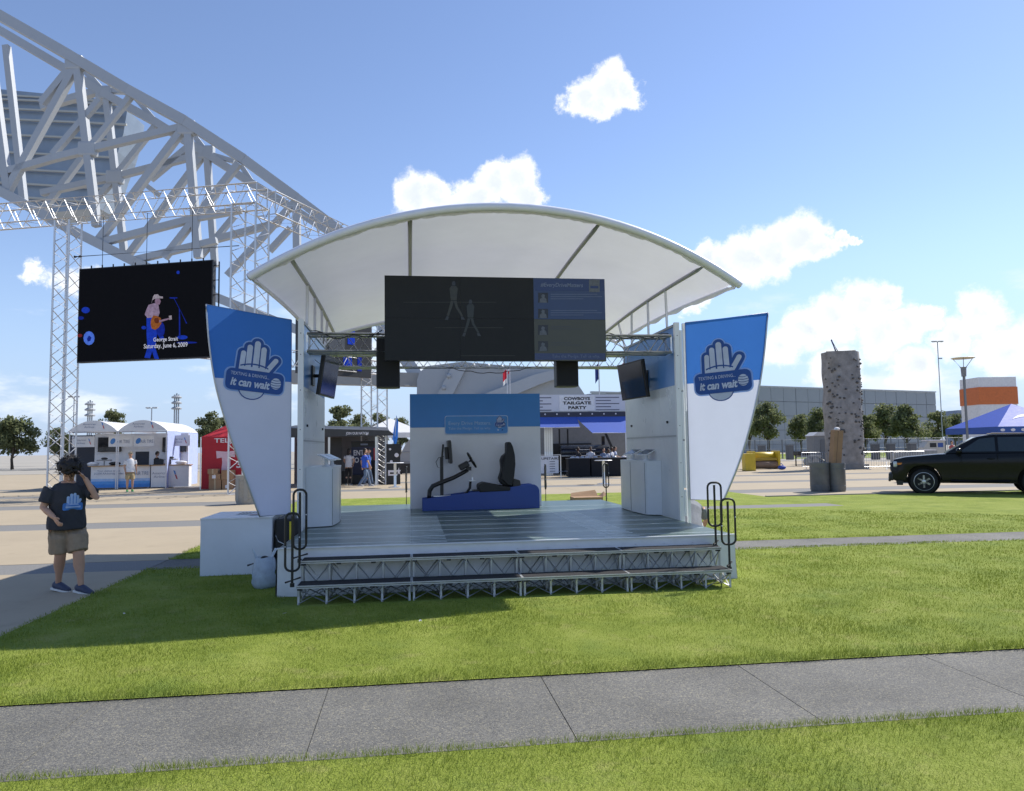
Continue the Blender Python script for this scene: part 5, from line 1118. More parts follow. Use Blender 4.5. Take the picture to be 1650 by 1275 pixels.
for i, u in enumerate((150,168,185,255,275,292)):
    p = SY(u, 748, YB_+.5); s = sthing('counter_gadget', ['pale cloth bundle at the left end of the booth counter','grey model display on the left booth counter','dark display box on the left booth counter','black laptop on the right booth counter','grey model display on the right booth counter','pale leaflet holder on the right booth counter'][i], 'counter display', p.x, YB_+.5, 1.105)
    m = [BWHT, M('gadget_grey',(.3,.31,.32),.5), BLACKP, BLACKP, M('gadget_grey',(.3,.31,.32),.5), BWHT][i]
    if i in (1, 4): stick('stem', (0,0,0), (0,0,.22), .03, m, s, 8); block('top_plate', (-.3,-.15,.22), (.3,.15,.28), m, s, bevel=.02); MB().ell((0,0,.33), (.16,.12,.06), 10, 7).obj('model', BLACKP, s, smooth=True)
    elif i == 3: block('base', (-.2,-.14,0), (.2,.14,.02), m, s); MB().box((0,.16,.14), (.4,.02,.26), Matrix.Rotation(-.25,3,'X')).obj('lid', m, s)
    else: MB().ell((0,0,.09), (.28,.16,.09), 12, 7).obj('bundle', m, s, smooth=True); block('tray', (-.2,-.12,0), (.2,.12,.015), m, s)
gp = lambda u, v: (lambda q: (q.x, q.y, 0))(GP(u, v))
person('person in white t-shirt, khaki shorts and cap standing before the booth', gp(209,793), math.radians(35), dict(elR=(-.22,.05,1.12), wrR=(-.2,-.06,.88)), shirt=(.75,.75,.76), bottom=('shorts',(.42,.32,.17)), shoe=(.10,.42,.10), hair=(.09,.05,.03), cap=(.35,.30,.22))
person('person in black t-shirt and khaki shorts leaning on the right booth counter', gp(252,784.5), math.radians(150), dict(elL=(.22,-.16,1.14), wrL=(.16,-.38,1.10), hdL=(0,-1,0), elR=(-.22,-.14,1.14), wrR=(-.14,-.38,1.10), hdR=(0,-1,0), look=(0,-.8,-.5)), shirt=(.012,.012,.014), bottom=('shorts',(.36,.28,.17)), shoe=(.02,.02,.02))
# red tent with cardboard boxes
RED = M('tent_red', (.50,.022,.035), .65, var=.08, trans=.12); p = GS(323, 789)
t = sthing('red_tent', 'red canopy tent with white lettering beside the airline booth', 'tent', p.x+1.5, p.y+1.5, 0)
MB().add([(-1.5,-1.5,2.35),(1.5,-1.5,2.35),(1.5,1.5,2.35),(-1.5,1.5,2.35),(0,0,3.3)], [(0,1,4),(1,2,4),(2,3,4),(3,0,4)]).obj('roof', RED, t)
for a, b in (((-1.5,-1.5),(1.5,-1.5)),((1.5,-1.5),(1.5,1.5)),((1.5,1.5),(-1.5,1.5)),((-1.5,1.5),(-1.5,-1.5))):
    MB().add([(*a,2.36),(*b,2.36),(*b,2.02),(*a,2.02)], [(0,1,2,3)]).obj('valance', RED, t); MB().add([(a[0]*.985,a[1]*.985,2.05),(b[0]*.985,b[1]*.985,2.05),(b[0]*.985,b[1]*.985,.02),(a[0]*.985,a[1]*.985,.02)], [(0,1,2,3)]).obj('side_wall', RED, t)
for sx in (-1, 1):
    for sy in (-1, 1): stick('pole', (sx*1.51, sy*1.51, 0), (sx*1.51, sy*1.51, 2.36), .025, ALU, t, 6)
LW = M('print_white', (.75,.72,.74), .7); text('TELEMUNDO', LW, t, (.25,-1.515,2.19), .20, 2.35, bold=.02)
LP = M('print_pink', (.75,.50,.55), .7)
MB().face([(-.85,-1.50,1.72),(-.45,-1.50,1.68),(-.05,-1.50,1.72),(-.02,-1.50,1.42),(-.22,-1.50,1.45),(-.22,-1.50,.95),(-.35,-1.50,.72),(-.62,-1.50,.75),(-.58,-1.50,1.2),(-.60,-1.50,1.42),(-.82,-1.50,1.38)]).obj('logo_letter', LP, t, fix=False)
text('39', LW, t, (.28,-1.50,1.10), .34, .5, bold=.03)
CARD2 = M('carton', (.34,.20,.11), .85, var=.12, vs=3)
for i, (u0, v0, u1, v1, lab) in enumerate(((338,773,358,789,'brown carton, lower left of the stack by the red tent'),(359,773,378,789,'brown carton, lower right of the stack by the red tent'),(338,764,357,773,'flat brown carton with white label, middle of the stack by the red tent'),(358,757,378,773,'brown carton, upper right of the stack by the red tent'),(336,756,353,764,'small brown carton on top of the stack by the red tent'))):
    a, b = SY(u0, v0, p.y-.35), SY(u1, v1, p.y-.35); zs = {0:(0,.44),1:(0,.44),2:(.445,.70),3:(.445,.86),4:(.705,.92)}[i]
    s = sthing('carton', lab, 'carton', (a.x+b.x)/2, p.y-.35, zs[0], 0, 'cartons by the red tent'); w = (b.x-a.x)/2-.01; h = zs[1]-zs[0]
    block('box', (-w,-.2,0), (w,.2,h), CARD2, s, bevel=.01); block('tape', (-.03,-.203,0), (.03,.203,h+.003), M('tape_tan',(.48,.36,.22),.4), s)
    if i in (2, 1): block('address_label', (-.1,-.206,.06), (.05,-.2035,.2), LW, s)
def trash_can(label, pos, r, h, body, group=None, bands=3):
    t = thing('trash_can', label, 'trash can', pos, TH, group)
    MB().lathe([(r*.93,.0),(r*.95,.04),(r,.08),(r,h-.1),(r*1.03,h-.08),(r*1.03,h),(r*.96,h),(r*.94,h-.05),(.01,h-.12)], 24).obj('body', body, t, smooth=True, sharp=35)
    for k in range(bands): MB().lathe([(r*1.005,h*(.2+.6*k/max(1,bands-1))-.012),(r*1.025,h*(.2+.6*k/max(1,bands-1))),(r*1.005,h*(.2+.6*k/max(1,bands-1))+.012)], 24).obj('hoop', body, t, smooth=True)
    for k in range(8 if bands > 2 else 0): a = 6.283*k/8; stick('side_panel', (math.cos(a)*r*1.0, math.sin(a)*r*1.0, h*.12), (math.cos(a)*r*1.0, math.sin(a)*r*1.0, h*.88), .12, body, t, h=.02, ref=(math.cos(a), math.sin(a), 0))
    return t
trash_can('grey concrete trash can half hidden behind the left wing banner', gp(400,812), .38, .92, M('stone_grey', (.34,.33,.30), .8, var=.15, vs=20))
# ------------------------------------------------------------------ seen through the stage, left of the back panel
YN = 27.6     # stage distance of the black exhibit
def sx(u, y, v=740): return SY(u, v, y).x
def szz(v, y, u=590): return SY(u, v, y).z
BT2 = M('tent_charcoal', (.045,.045,.047), .5, var=.2, vs=3); t = sthing('exhibit_canopy', 'charcoal flat canopy with white lettered valance seen left of the back panel', 'canopy', sx(560,YN), YN, 0)
a, b = sx(455,YN)-sx(560,YN), sx(634,YN)-sx(560,YN); z0, z1 = szz(704,YN), szz(695,YN)
MB().prism([(a,z0),(b,z0+.05),(b+.03,z1-.18),(b-.2,z1+.02),(a,z1+.2)], -.05, 0, 'xz').obj('valance', BT2, t)
MB().add([(a,0,z1+.2),(b-.2,0,z1+.02),(b-.4,4,z1+.30),(a,4,z1+.45)], [(0,1,2,3)]).obj('roof', BT2, t, fix=False)
text('JOIN OUR NATION', LW, t, (sx(576,YN)-sx(560,YN),-.056,(z0+z1)/2+.02), .16, 1.05, bold=.02); block('valance_badge', (sx(590,YN)-sx(560,YN),-.06,z0+.08), (sx(592.5,YN)-sx(560,YN),-.051,z1-.1), LW, t)
for u in (530, 606): stick('pole', (sx(u,YN)-sx(560,YN), .05, 0), (sx(u,YN)-sx(560,YN), .05, z0), .05, ALU, t, 8)
block('rear_curtain', (a,3.6,0), (b-.5,3.65,z0+.4), M('curtain_grey',(.17,.17,.17),.8), t); block('side_curtain', (sx(527,YN)-sx(560,YN),1.2,0), (sx(547,YN)-sx(560,YN),1.25,z0), M('curtain_black',(.06,.06,.06),.8), t)
t = sthing('lattice_post', 'white lattice post under the charcoal canopy', 'truss', sx(615,YN+.8), YN+.8, 0); truss(t, (0,0,0), (0,0,2.5), .38, .03, .5, GAN, rb=.016, n=5)
def board(name, label, cat, u0, u1, v0, y, mat, thick=.08, z0=0.0, group=None):
    A, B2 = sx(u0, y), sx(u1, y); t = sthing(name, label, cat, (A+B2)/2, y, 0, 0, group); w = (B2-A)/2; H = SY((u0+u1)/2, v0, y).z; block('panel', (-w,0,z0), (w,thick,H), mat, t, bevel=.01); return t, w, H
t, w, H = board('poster_panel', 'dark poster panel with white words and red edge under the charcoal canopy', 'poster', 566, 606, 711, YN+1.6, M('poster_navy', (.018,.022,.06), .5, var=.3, vs=2))
text('ENTER\nTO WIN', LW, t, (-.1,-.006,H-.75), .62, 1.0, bold=.02); block('poster_edge', (w-.12,-.012,.2), (w-.02,-.001,H-.35), PRD, t); block('poster_head', (-w,-.012,H-.28), (w,-.001,H-.02), BLACKM, t); block('poster_logo', (-.15,-.016,H-.2), (.2,-.0125,H-.12), PRN, t)
t, w, H = board('cutout_board', 'tall black board with white round cut-outs seen left of the back panel', 'board', 622.5, 645, 715.5, YN+.5, BLACKP)
for u, v, r in ((628.5,724,2.4),(639,733.5,4.3),(630.5,744,3)):
    q = SY(u, v, YN+.5); k = 35/1200*1.02; MB().lathe([(r*k*.75,-.012),(r*k*.8,-.003)], 20, (q.x-Vector(ST(t.location)).x,0,0), 'y').obj('round_opening', LW, t).location.z = q.z
block('base_print', (-w*.75,-.01,.42), (w*.55,-.002,.68), LW, t); block('base_print_gap', (-w*.5,-.014,.5), (w*.55,-.0105,.58), BLACKP, t)
star = [(w*.78+.11*(1 if k % 2 == 0 else .42)*math.sin(k*math.pi/5), .62+.2*(1 if k % 2 == 0 else .42)*math.cos(k*math.pi/5)) for k in range(10)]; MB().face([(x,-.012,z) for x, z in star]).obj('star', LW, t, fix=False)
p = GP(607.5, 780); t = thing('draped_bin', 'round black draped bin with small white label', 'bin', (p.x,p.y,0), TH); k = p.y/1200
MB().lathe([(11.5*k,0),(11*k,.1),(10.5*k,.6),(12*k,38*k)], 20).obj('drape', BLACKC, t, smooth=True); block('label_card', (3*k,-12.4*k,15*k), (8.5*k,-12*k,19*k), LW, t)
for q in range(7): MB().ell((random.uniform(-9,11)*k,-10*k-random.uniform(0,3)*k,.07), (.16,.12,.08), 8, 6).obj('drape_fold', BLACKC, t, smooth=True)
def bistro(label, u, v, vt):
    p = GP(u, v); t = thing('bistro_table', label, 'table', (p.x,p.y,0), 0, 'bistro tables'); H = AT(u, vt, p.y).z
    MB().lathe([(.30,0),(.30,.02),(.04,.05)], 18).obj('base', ALU, t, smooth=True, sharp=30); stick('column', (0,0,.03), (0,0,H-.03), .06, ALU, t, 10); MB().lathe([(.38,H-.03),(.40,H-.015),(.38,H)], 22).obj('top', ALUP, t)
bistro('tall round bistro table before the black cut-out board', 636.7, 785.5, 745.5); bistro('tall round bistro table before the food trailer', 973, 780, 741.5)
p = GP(655, 764); t = thing('flight_case', 'black road case standing behind the deck just left of the back panel', 'case', (p.x,p.y,0), TH); block('body', (-.45,-.3,.08), (.6,.3,.72), BLACKP, t, bevel=.02); [stick('caster', (q,0,0), (q,0,.08), .05, BLACKM, t, 8) for q in (-.35,.5)]
for i, (u, v) in enumerate(((546,781),(572,780.5))):
    p = GP(u, v); t = thing('crate', ['dark crate on the plaza at the foot of the charcoal canopy', 'dark low stool beside the person in white under the charcoal canopy'][i], 'crate', (p.x,p.y,0), TH); block('body', (-.35,-.25,.03), (.35,.25,.62-.2*i), M('crate_dark', (.035,.033,.03), .7, var=.3, vs=6), t, bevel=.02); block('rim', (-.37,-.27,.621-.2*i), (.37,.27,.66-.2*i), BLACKM, t)
WT = M('marquee_white', (.80,.81,.82), .6, var=.03, trans=.2); t = thing('marquee', 'white peaked marquee roof seen left of the back panel', 'tent', (AT(622,740,58).x, 60, 0), .3)
MB().add([(-2.4,-2.4,3.0),(2.4,-2.4,3.0),(2.4,2.4,3.0),(-2.4,2.4,3.0),(0,0,4.2)], [(0,1,4),(1,2,4),(2,3,4),(3,0,4)]).obj('roof', WT, t); 
for a, b in (((-2.4,-2.4),(2.4,-2.4)),((2.4,-2.4),(2.4,2.4)),((-2.4,2.4),(-2.4,-2.4))): MB().add([(*a,3),(*b,3),(*b,2.6),(*a,2.6)], [(0,1,2,3)]).obj('valance', WT, t)
for s1 in (-1,1):
    for s2 in (-1,1): stick('pole', (s1*2.38,s2*2.38,0), (s1*2.38,s2*2.38,3), .05, ALU, t, 6)
t = thing('storage_dome', 'grey arched shelter partly hidden by the back panel', 'shelter', (AT(668,740,52).x, 53, 0), TH); P = [(-1.4+2.8*k/14, 2.6*math.sin(math.pi*k/14)**.6) for k in range(15)]
MB().prism(P, 0, 4, 'xz').obj('shell', M('dome_grey', (.36,.36,.36), .7, var=.08, vs=.6), t, smooth=True, sharp=40); [stick('seam', (-1.35+.02,-.01,z), (1.35,-.01,z), .02, M('dome_seam',(.25,.25,.25),.7), t, 5) for z in (.8,1.5)]
def flag(label, u, vb, vt, Y, fl, wpx, hpx, mats, group, name='flag'):
    p = AT(u, vb, Y); t = thing(name, label, 'flag', (p.x,p.y,0), 0, group); zt = AT(u, vt, Y).z; k = Y/1200; stick('pole', (0,0,0), (0,0,zt), .9*k, M('flag_pole_white', (.62,.63,.65), .4, .3), t, 8)
    for i, m in enumerate(mats):
        V = []; F = []; n = 8; za, zb = zt-.3-hpx*k*i/len(mats), zt-.3-hpx*k*(i+1)/len(mats)
        for j in range(n+1): x = fl*wpx*k*j/n; y = .25*k*4*math.sin(j*1.1+i*.2); d = -hpx*k*.30*(j/n)**1.5; V += [(x,y,za+d),(x,y,zb+d)]
        for j in range(n): F.append((2*j,2*j+1,2*j+3,2*j+2))
        MB().add(V, F).obj('cloth', m, t, smooth=True)
FR_, FWH, FBL = M('flag_red', (.55,.03,.05), .8, trans=.3), M('flag_white', (.7,.7,.7), .8, trans=.3), M('flag_blue', (.02,.035,.16), .8, trans=.3)
flag('red and white flag on the left pole above the back panel', 819, 735, 591, 88, -1, 7, 22, [FR_, FR_, FWH], 'flags behind the stage'); flag('furled flag on the second pole above the back panel', 823.5, 735, 585, 90, -1, 3.5, 12, [FBL, FWH, FR_], 'flags behind the stage')
flag('dark blue flag on a pole above the food trailer', 968, 735, 581, 86, -1, 6, 26, [FBL], 'flags behind the stage'); flag('striped flag on a pole against the right stage wall', 1009, 735, 580, 86, -1, 6, 26, [FR_, FWH, FR_, FWH, FR_], 'flags behind the stage')
t = thing('feather_flag', 'blue feather flag leaning beside the white marquee', 'flag', (AT(632,745,44).x, 44, 0)); stick('pole', (0,0,0), (.25,0,3.6), .02, ALU, t, 6)
MB().add([(.02,0,2.3),(.1,0,2.9),(.25,.02,3.7),(.36,.03,3.3),(.34,0,2.4),(.20,-.02,1.8)], [(0,1,2,3,4,5)]).obj('cloth', M('feather_blue', (.03,.16,.55), .7, trans=.35), t, fix=False)
person('person in bright blue t-shirt and jeans walking across the plaza behind the stage', gp(588,784.5), math.radians(120), dict(knL=(.10,-.16,.52), anL=(.10,-.28,.10), knR=(-.10,.02,.50), anR=(-.10,.30,.12), elL=(.24,.10,1.14), wrL=(.25,.04,.9), elR=(-.24,-.06,1.13), wrR=(-.25,-.18,.92)), shirt=(.035,.11,.55), bottom=('trousers',(.13,.18,.26)), shoe=(.25,.25,.27))
person('person walking beside and behind the one in the bright blue t-shirt', gp(593,782), math.radians(110), dict(knL=(.10,-.14,.52), anL=(.10,-.22,.10), anR=(-.10,.22,.12)), shirt=(.05,.14,.5), bottom=('trousers',(.15,.2,.28)), hair=(.05,.03,.02))
person('person in white top and black trousers with back turned under the charcoal canopy', SW(sx(562,28.3), 28.3), math.radians(170), dict(elR=(-.26,-.05,1.15), wrR=(-.15,-.16,1.0), elL=(.26,-.05,1.15), wrL=(.15,-.16,1.0)), shirt=(.62,.60,.60), bottom=('trousers',(.012,.012,.013)), style='long', sleeve=.4)
# ------------------------------------------------------------------ food trailer right of the back panel
YT = 34.0; tx0, tx1 = sx(850,YT), sx(1035,YT); cxm = sx(935,YT)
SIGN = M('menu_sign', (.66,.68,.76), .6, var=.05, vs=1, trans=.15); AWN = M('awning_blue', (.06,.13,.52), .7, var=.06, vs=.8, trans=.25)
t = sthing('food_trailer', 'tailgate food trailer with lettered sign and blue awnings right of the back panel', 'food trailer', cxm, YT, 0); rx = lambda u: sx(u,YT)-cxm; rz_ = lambda v: SY(935,v,YT).z
block('menu_board', (rx(850),0,rz_(663)), (rx(1035),.12,rz_(636)), SIGN, t)
block('name_banner', (rx(903),-.02,rz_(662)), (rx(960),-.001,rz_(637)), M('banner_cloth_white', (.76,.77,.80), .7), t)
for s, v, w_ in (('COWBOYS',642.5,44),('TAILGATE',649.5,48),('PARTY',657,31)): text(s, M('sign_black',(.015,.015,.02),.6), t, (rx(931.5),-.026,rz_(v)), 5.2*42/1200, w_*42.3/1200, bold=.045)
for v in (641,646,651,656,661):
    for u0, u1 in ((862,890),(962,1000)): block('menu_line', (rx(u0),-.006,rz_(v)-.02), (rx(u1)-(0 if v % 2 else .5),-.001,rz_(v)+.035), M('menu_ink',(.12,.13,.18),.7), t)
block('beam', (rx(850),-.1,rz_(672)), (rx(1035),.3,rz_(664)), M('beam_navy',(.025,.03,.06),.5), t)
for k in range(9): MB().ell((rx(860+k*19),-.12,rz_(667.5)), (.05,.04,.05), 8, 6).obj('bulb', LW, t)
for (u0, u1, d1, vb, sh) in ((850,930,-1.1,688,0),(927,1035,-1.9,698,16)):
    za, zb = rz_(672), rz_(vb)-.05; MB().add([(rx(u0),-.12,za),(rx(u1),-.12,za),(rx(u1)-.05,d1,zb),(rx(u0+sh),d1,zb)], [(0,1,2,3)]).obj('awning', AWN, t, fix=False); stick('awning_bar', (rx(u0+sh),d1,zb), (rx(u1)-.05,d1,zb), .03, ALU, t, 6)
for u in (857,): stick('post', (rx(u),.1,0), (rx(u),.1,rz_(664)), .08, ALU, t, 8)
for k in range(4): stick('chrome_post', (rx(885+k*3.6),1.2,0), (rx(885+k*3.6),1.2,rz_(688)), .06, ALU, t, 10)
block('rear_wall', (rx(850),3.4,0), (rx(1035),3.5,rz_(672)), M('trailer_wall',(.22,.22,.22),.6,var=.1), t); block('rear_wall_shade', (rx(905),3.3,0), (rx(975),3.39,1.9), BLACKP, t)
stick('brace', (rx(984),1.5,rz_(690)), (rx(1003),1.5,rz_(735)), .12, BLACKM, t, h=.12); stick('brace', (rx(912),1.8,.2), (rx(912),1.8,rz_(690)), .05, BLACKM, t, 6); stick('brace', (rx(926),1.8,.2), (rx(926),1.8,rz_(690)), .05, BLACKM, t, 6)
s = sthing('barbecue_smoker', 'long black barrel smoker under the blue awning', 'smoker', sx(940,YT+2), YT+1.8, 0)
MB().lathe([(.02,-1.5),(.42,-1.48),(.45,-1.3),(.45,1.3),(.42,1.48),(.02,1.5)], 20, (0,0,1.35), 'x').obj('barrel', M('smoker_steel',(.05,.052,.056),.25,.7,var=.2), s, smooth=True, sharp=40); stick('shelf', (-1.5,-.5,1.15), (1.5,-.5,1.15), .3, ALU, s, h=.03); [stick('leg', (q,0,0), (q,0,1), .05, BLACKM, s, 6) for q in (-1.2,1.2)]; stick('handle', (-.6,-.46,1.5), (.6,-.46,1.5), .02, ALU, s, 6); stick('chimney', (1.2,0,1.7), (1.2,0,2.3), .1, BLACKM, s, 8)
for u0, u1, v, lab in ((913.5,948,765,'black draped serving table, left one before the food trailer'),(950,1018,765,'black draped serving table, right one before the food trailer')):
    p0, p1 = GS(u0, v), GS(u1, v-1); w = (sx(u1,33)-sx(u0,33))/2; s = sthing('serving_table', lab, 'table', (sx(u0,33)+sx(u1,33))/2, 33-.4, 0, 0, 'draped serving tables'); V = []; F = []
    MB().b2((-w,0,.02), (w,.7,1.02)).obj('drape', M('drape_black',(.014,.014,.017),.9,bump=.5,bs=6), s, bevel=.02); block('table_top', (-w-.02,-.02,1.021), (w+.02,.72,1.05), M('table_grey',(.12,.12,.13),.5), s)
    for k in range(4): MB().ell((-w+.3+k*w*.45,.3,1.08), (.14,.14,.06), 10, 6).obj('tray', [ALU, LW][k % 2], s, smooth=True)
t, w, H = board('menu_fence', 'white price board on a barrier just right of the back panel', 'sign', 862, 900, 735, 32.0, M('board_pale',(.62,.64,.70),.6), .04, .25)
text('UPSTAIRS', M('sign_black',(.015,.015,.02),.6), t, (.2,-.006,H-.14), .13, 1.0, bold=.02)
for k in range(5): block('price_line', (w-.5,-.006,.35+.13*k), (w-.2,-.001,.39+.13*k), M('menu_ink',(.12,.13,.18),.7), t)
for q in (-w, w+.12): stick('barrier_post', (q,.02,0), (q,.02,H+.05), .025, ALU, t, 6)
stick('barrier_rail', (-w,.02,H+.05), (w+.12,.02,H+.05), .025, ALU, t, 6); stick('barrier_rail', (w,.02,.35), (w+.5,.02,.35), .02, ALU, t, 6)
for i, (u, sc_, sh_, sk_, dy) in enumerate(((956,1.0,(.68,.68,.70),SKIND,1.0),(977,.95,(.25,.30,.40),SKIN,.9),(983,.92,(.62,.62,.66),SKIND,.6),(990,.98,(.70,.70,.72),SKIND,.9),(997,1.0,(.40,.46,.62),SKIN,1.3),(937,1.0,(.03,.03,.035),SKIND,1.5))):
    person(['food server in white shirt standing alone behind the black tables', 'food server in grey blue shirt, left of the group behind the right table', 'food server in white top, front of the group behind the right table', 'food server in white shirt, right of the group behind the right table', 'food server in pale blue shirt at the back of the group behind the right table', 'person in black standing beside the smoker'][i],
           SW(sx(u, 33.4), 33.4+dy*.6), math.radians(-15+25*i), dict(elL=(.24,-.1,1.14), wrL=(.14,-.32,1.08), elR=(-.24,-.1,1.14), wrR=(-.14,-.32,1.08), hdL=(0,-1,0), hdR=(0,-1,0)), skin=sk_, shirt=sh_, bottom=('trousers',(.03,.03,.04)), scale=sc_*.96, vox=.014, group='food servers')
# ------------------------------------------------------------------ right background
HALL = M('hall_panel', (.30,.325,.34), .6, var=.05, vs=.12); HJ = M('hall_joint', (.26,.28,.295), .8)
def hall(label, ul, ur, Yl, Yr, h, cols, rows, name='exhibition_hall'):
    a = AT(ul, 700, Yl); b = AT(ur, 700, Yr); a.z = b.z = 0; d = b-a; L_ = d.length; t = thing(name, label, 'building', a, math.atan2(d.y, d.x))
    block('core', (0,.25,0), (L_,30,h-.1), HJ, t); cw = L_/cols; z = 0
    zs = [0]+[h*r for r in rows]
    me = {}
    for j in range(len(zs)-1):
        for i in range(cols):
            if j not in me: me[j] = MB().b2((.05,0,zs[j]+.05), (cw-.05,.24,zs[j+1]-.05)).mesh('wall_panel', HALL)
            o = link(bpy.data.objects.new('wall_panel', me[j]), t); o.location = (cw*i, (.02*((i*7+j*3) % 3)), 0)
    block('parapet', (-.1,-.15,h), (L_+.1,.4,h+.25), M('parapet_grey',(.40,.42,.43),.5), t); return t
hall('long grey panelled hall behind the trees at the right', 1090, 1511, 146, 182, 13.8, 22, (.12,.34,.56,.78,1.0)); hall('low grey wing of the hall above the food trailer sign', 955, 1110, 120, 128, 10.4, 8, (.3,.65,1.0), 'hall_wing')
t = thing('office_block', 'distant blue grey office block at the right of the light pole', 'building', (AT(1556,720,420).x, 420, 0)); block('tower', (-3.5,0,0), (9,14,AT(1556,661,420).z), M('office_glass',(.14,.19,.28),.4,var=.1,vs=.2), t); [block('floor_band', (-3.6,-.3,6+4*k), (9.1,-.01,7.2+4*k), M('office_band',(.24,.28,.34),.5), t) for k in range(4)]
# climbing tower
p = GP(1362, 756); t = thing('climbing_tower', 'tall grey speckled climbing tower with small dark holds', 'climbing tower', (p.x,p.y,0), TH*.5); k = p.y/1200; H = AT(1362,568,p.y).z; ROCK = M('climbing_rock', (.27,.255,.24), .9, var=.3, vs=2.2, bump=1.0, bs=5)
w = 27*k; n = 26; V = []; F = []; m = 34
for j in range(m+1):
    z = .3+(H-.3)*j/m
    for i in range(n):
        a = 6.2832*i/n; ex = (abs(math.cos(a))**.55)*(1 if math.cos(a) > 0 else -1); ey = (abs(math.sin(a))**.55)*(1 if math.sin(a) > 0 else -1)
        r = 1+.11*mnoise.noise((ex*1.5, ey*1.5, z*.7))+(.05 if (i in (0,1,n-1) and j > m*.86) else 0); V.append((ex*w*r, ey*.75*w*r, z))
for j in range(m):
    for i in range(n): F.append((j*n+i, j*n+(i+1) % n, (j+1)*n+(i+1) % n, (j+1)*n+i))
F.append(tuple(m*n+i for i in range(n))); MB().add(V, F).obj('rock_shell', ROCK, t, smooth=True, sharp=50)
hold = MB().ell((0,0,0), (.085,.085,.065), 8, 6).mesh('hand_hold', M('hold_dark',(.09,.085,.08),.7), True); hold2 = MB().ell((0,0,0), (.085,.085,.06), 8, 6).mesh('hand_hold', M('hold_pale',(.6,.58,.55),.7), True)
rg = np.random.default_rng(3)
for i in range(170):
    a = rg.uniform(3.14, 6.6); z = rg.uniform(.8, H-.4); ex = (abs(math.cos(a))**.55)*(1 if math.cos(a) > 0 else -1); ey = (abs(math.sin(a))**.55)*(1 if math.sin(a) > 0 else -1)
    o = link(bpy.data.objects.new('hand_hold', hold2 if (a > 6.1 and rg.random() < .8) else hold), t); o.location = (ex*w*1.01, ey*.75*w*1.01, z); s = rg.uniform(.6, 1.3); o.scale = (s, s, s)
stick('belay_arm', (-.25,0,H), (-.55,0,H+.85), .05, M('belay_blue',(.03,.05,.16),.5), t, 6); stick('belay_arm', (-.55,0,H+.85), (-.15,0,H+.1), .03, BLACKM, t, 6); stick('top_bar', (-.9,0,H+.05), (1.05,0,H+.12), .05, BLACKM, t, 6); stick('rope', (w+.1,-.1,H), (w+.1,-.1,.3), .012, BLACKM, t, 5)
block('trailer_base', (-1.1,-.9,0), (1.1,.9,.32), M('base_grey',(.2,.2,.2),.7), t)
# crowd barriers
def barrier(label, u0, u1, v, vt, Yk=None):
    a, b = GP(u0, v), GP(u1, v-1); d = b-a; t = thing('crowd_barrier', label, 'barrier', a, math.atan2(d.y,d.x), 'crowd barriers'); L_ = d.length; H = 1.1
    for z in (.18, H): stick('rail', (0,0,z), (L_,0,z), .028, ALUP, t, 6)
    n = max(6, int(L_/.16))
    for i in range(n+1): stick('bar', (L_*i/n,0,.18), (L_*i/n,0,H), .012 if 0 < i < n else .028, ALUP, t, 5)
    for q in (.12, .88): stick('foot', (L_*q,-.3,.02), (L_*q,.3,.02), .025, ALUP, t, 6); stick('foot_post', (L_*q,0,.02), (L_*q,0,.18), .025, ALUP, t, 6)
for i, (u0, u1) in enumerate(((1293,1345),(1346,1392),(1393,1440),(1441,1490))): barrier(['steel crowd barrier left of the climbing tower','steel crowd barrier before the climbing tower','steel crowd barrier just right of the climbing tower','steel crowd barrier behind the front of the black vehicle'][i], u0, u1, 757, 0)
# perimeter fence with mesh and posts beyond the barriers
t = thing('perimeter_fence', 'low chain link fence with dark posts before the row of trees', 'fence', AT(1200,730,86)); fo = Vector(t.location); t.location.z = 0; FP_ = M('fence_post_grey',(.20,.21,.21),.6,.3); WIRE = M('fence_wire',(.36,.38,.38),.5,.3)
fx0, fx1 = AT(1195,730,86).x-fo.x, AT(1700,730,86).x-fo.x
for k in range(24): X = fx0+(fx1-fx0)*k/23; stick('post', (X,0,0), (X,0,2.2), .07, FP_, t, 6)
for z in (.1, 1.1, 2.15): stick('rail', (fx0,0,z), (fx1,0,z), .03, WIRE, t, 5)
wb_ = MB(); nW = 150
for k in range(nW): X = fx0+(fx1-fx0)*k/nW; wb_.beam((X,.02,.1), (X,.02,2.15), .018)
stuff(wb_.obj('wire_mesh', WIRE, t))
vg = struct(MB().add([(AT(1190,730,90).x,88,-.04),(90,88,-.04),(120,135,-.04),(AT(1150,730,135).x,135,-.04)], [(0,1,2,3)]).obj('verge', LAWN))
for i, (u, v) in enumerate(((1228,742),(1273,741),(1411,741),(1436,741),(1380,741),(1470,741))):
    p = GP(u, v); t = thing('planter_bollard', f'short dark bollard on the kerb by the fence, number {i+1} from the left' if False else ['short dark bollard by the fence under the leftmost tree','short dark bollard by the fence left of the climbing tower','short dark bollard by the fence right of the climbing tower','short dark bollard by the fence under the conical tree','short dark bollard by the fence just beside the climbing tower','short dark bollard by the fence above the vehicle hood'][i], 'bollard', (p.x,p.y,0), TH, 'bollards by the fence'); block('shaft', (-.32,-.3,0), (.32,.3,1.5), M('bollard_grey',(.12,.12,.12),.7), t, bevel=.04); block('cap', (-.36,-.34,1.501), (.36,.34,1.6), M('bollard_cap',(.2,.2,.2),.7), t)
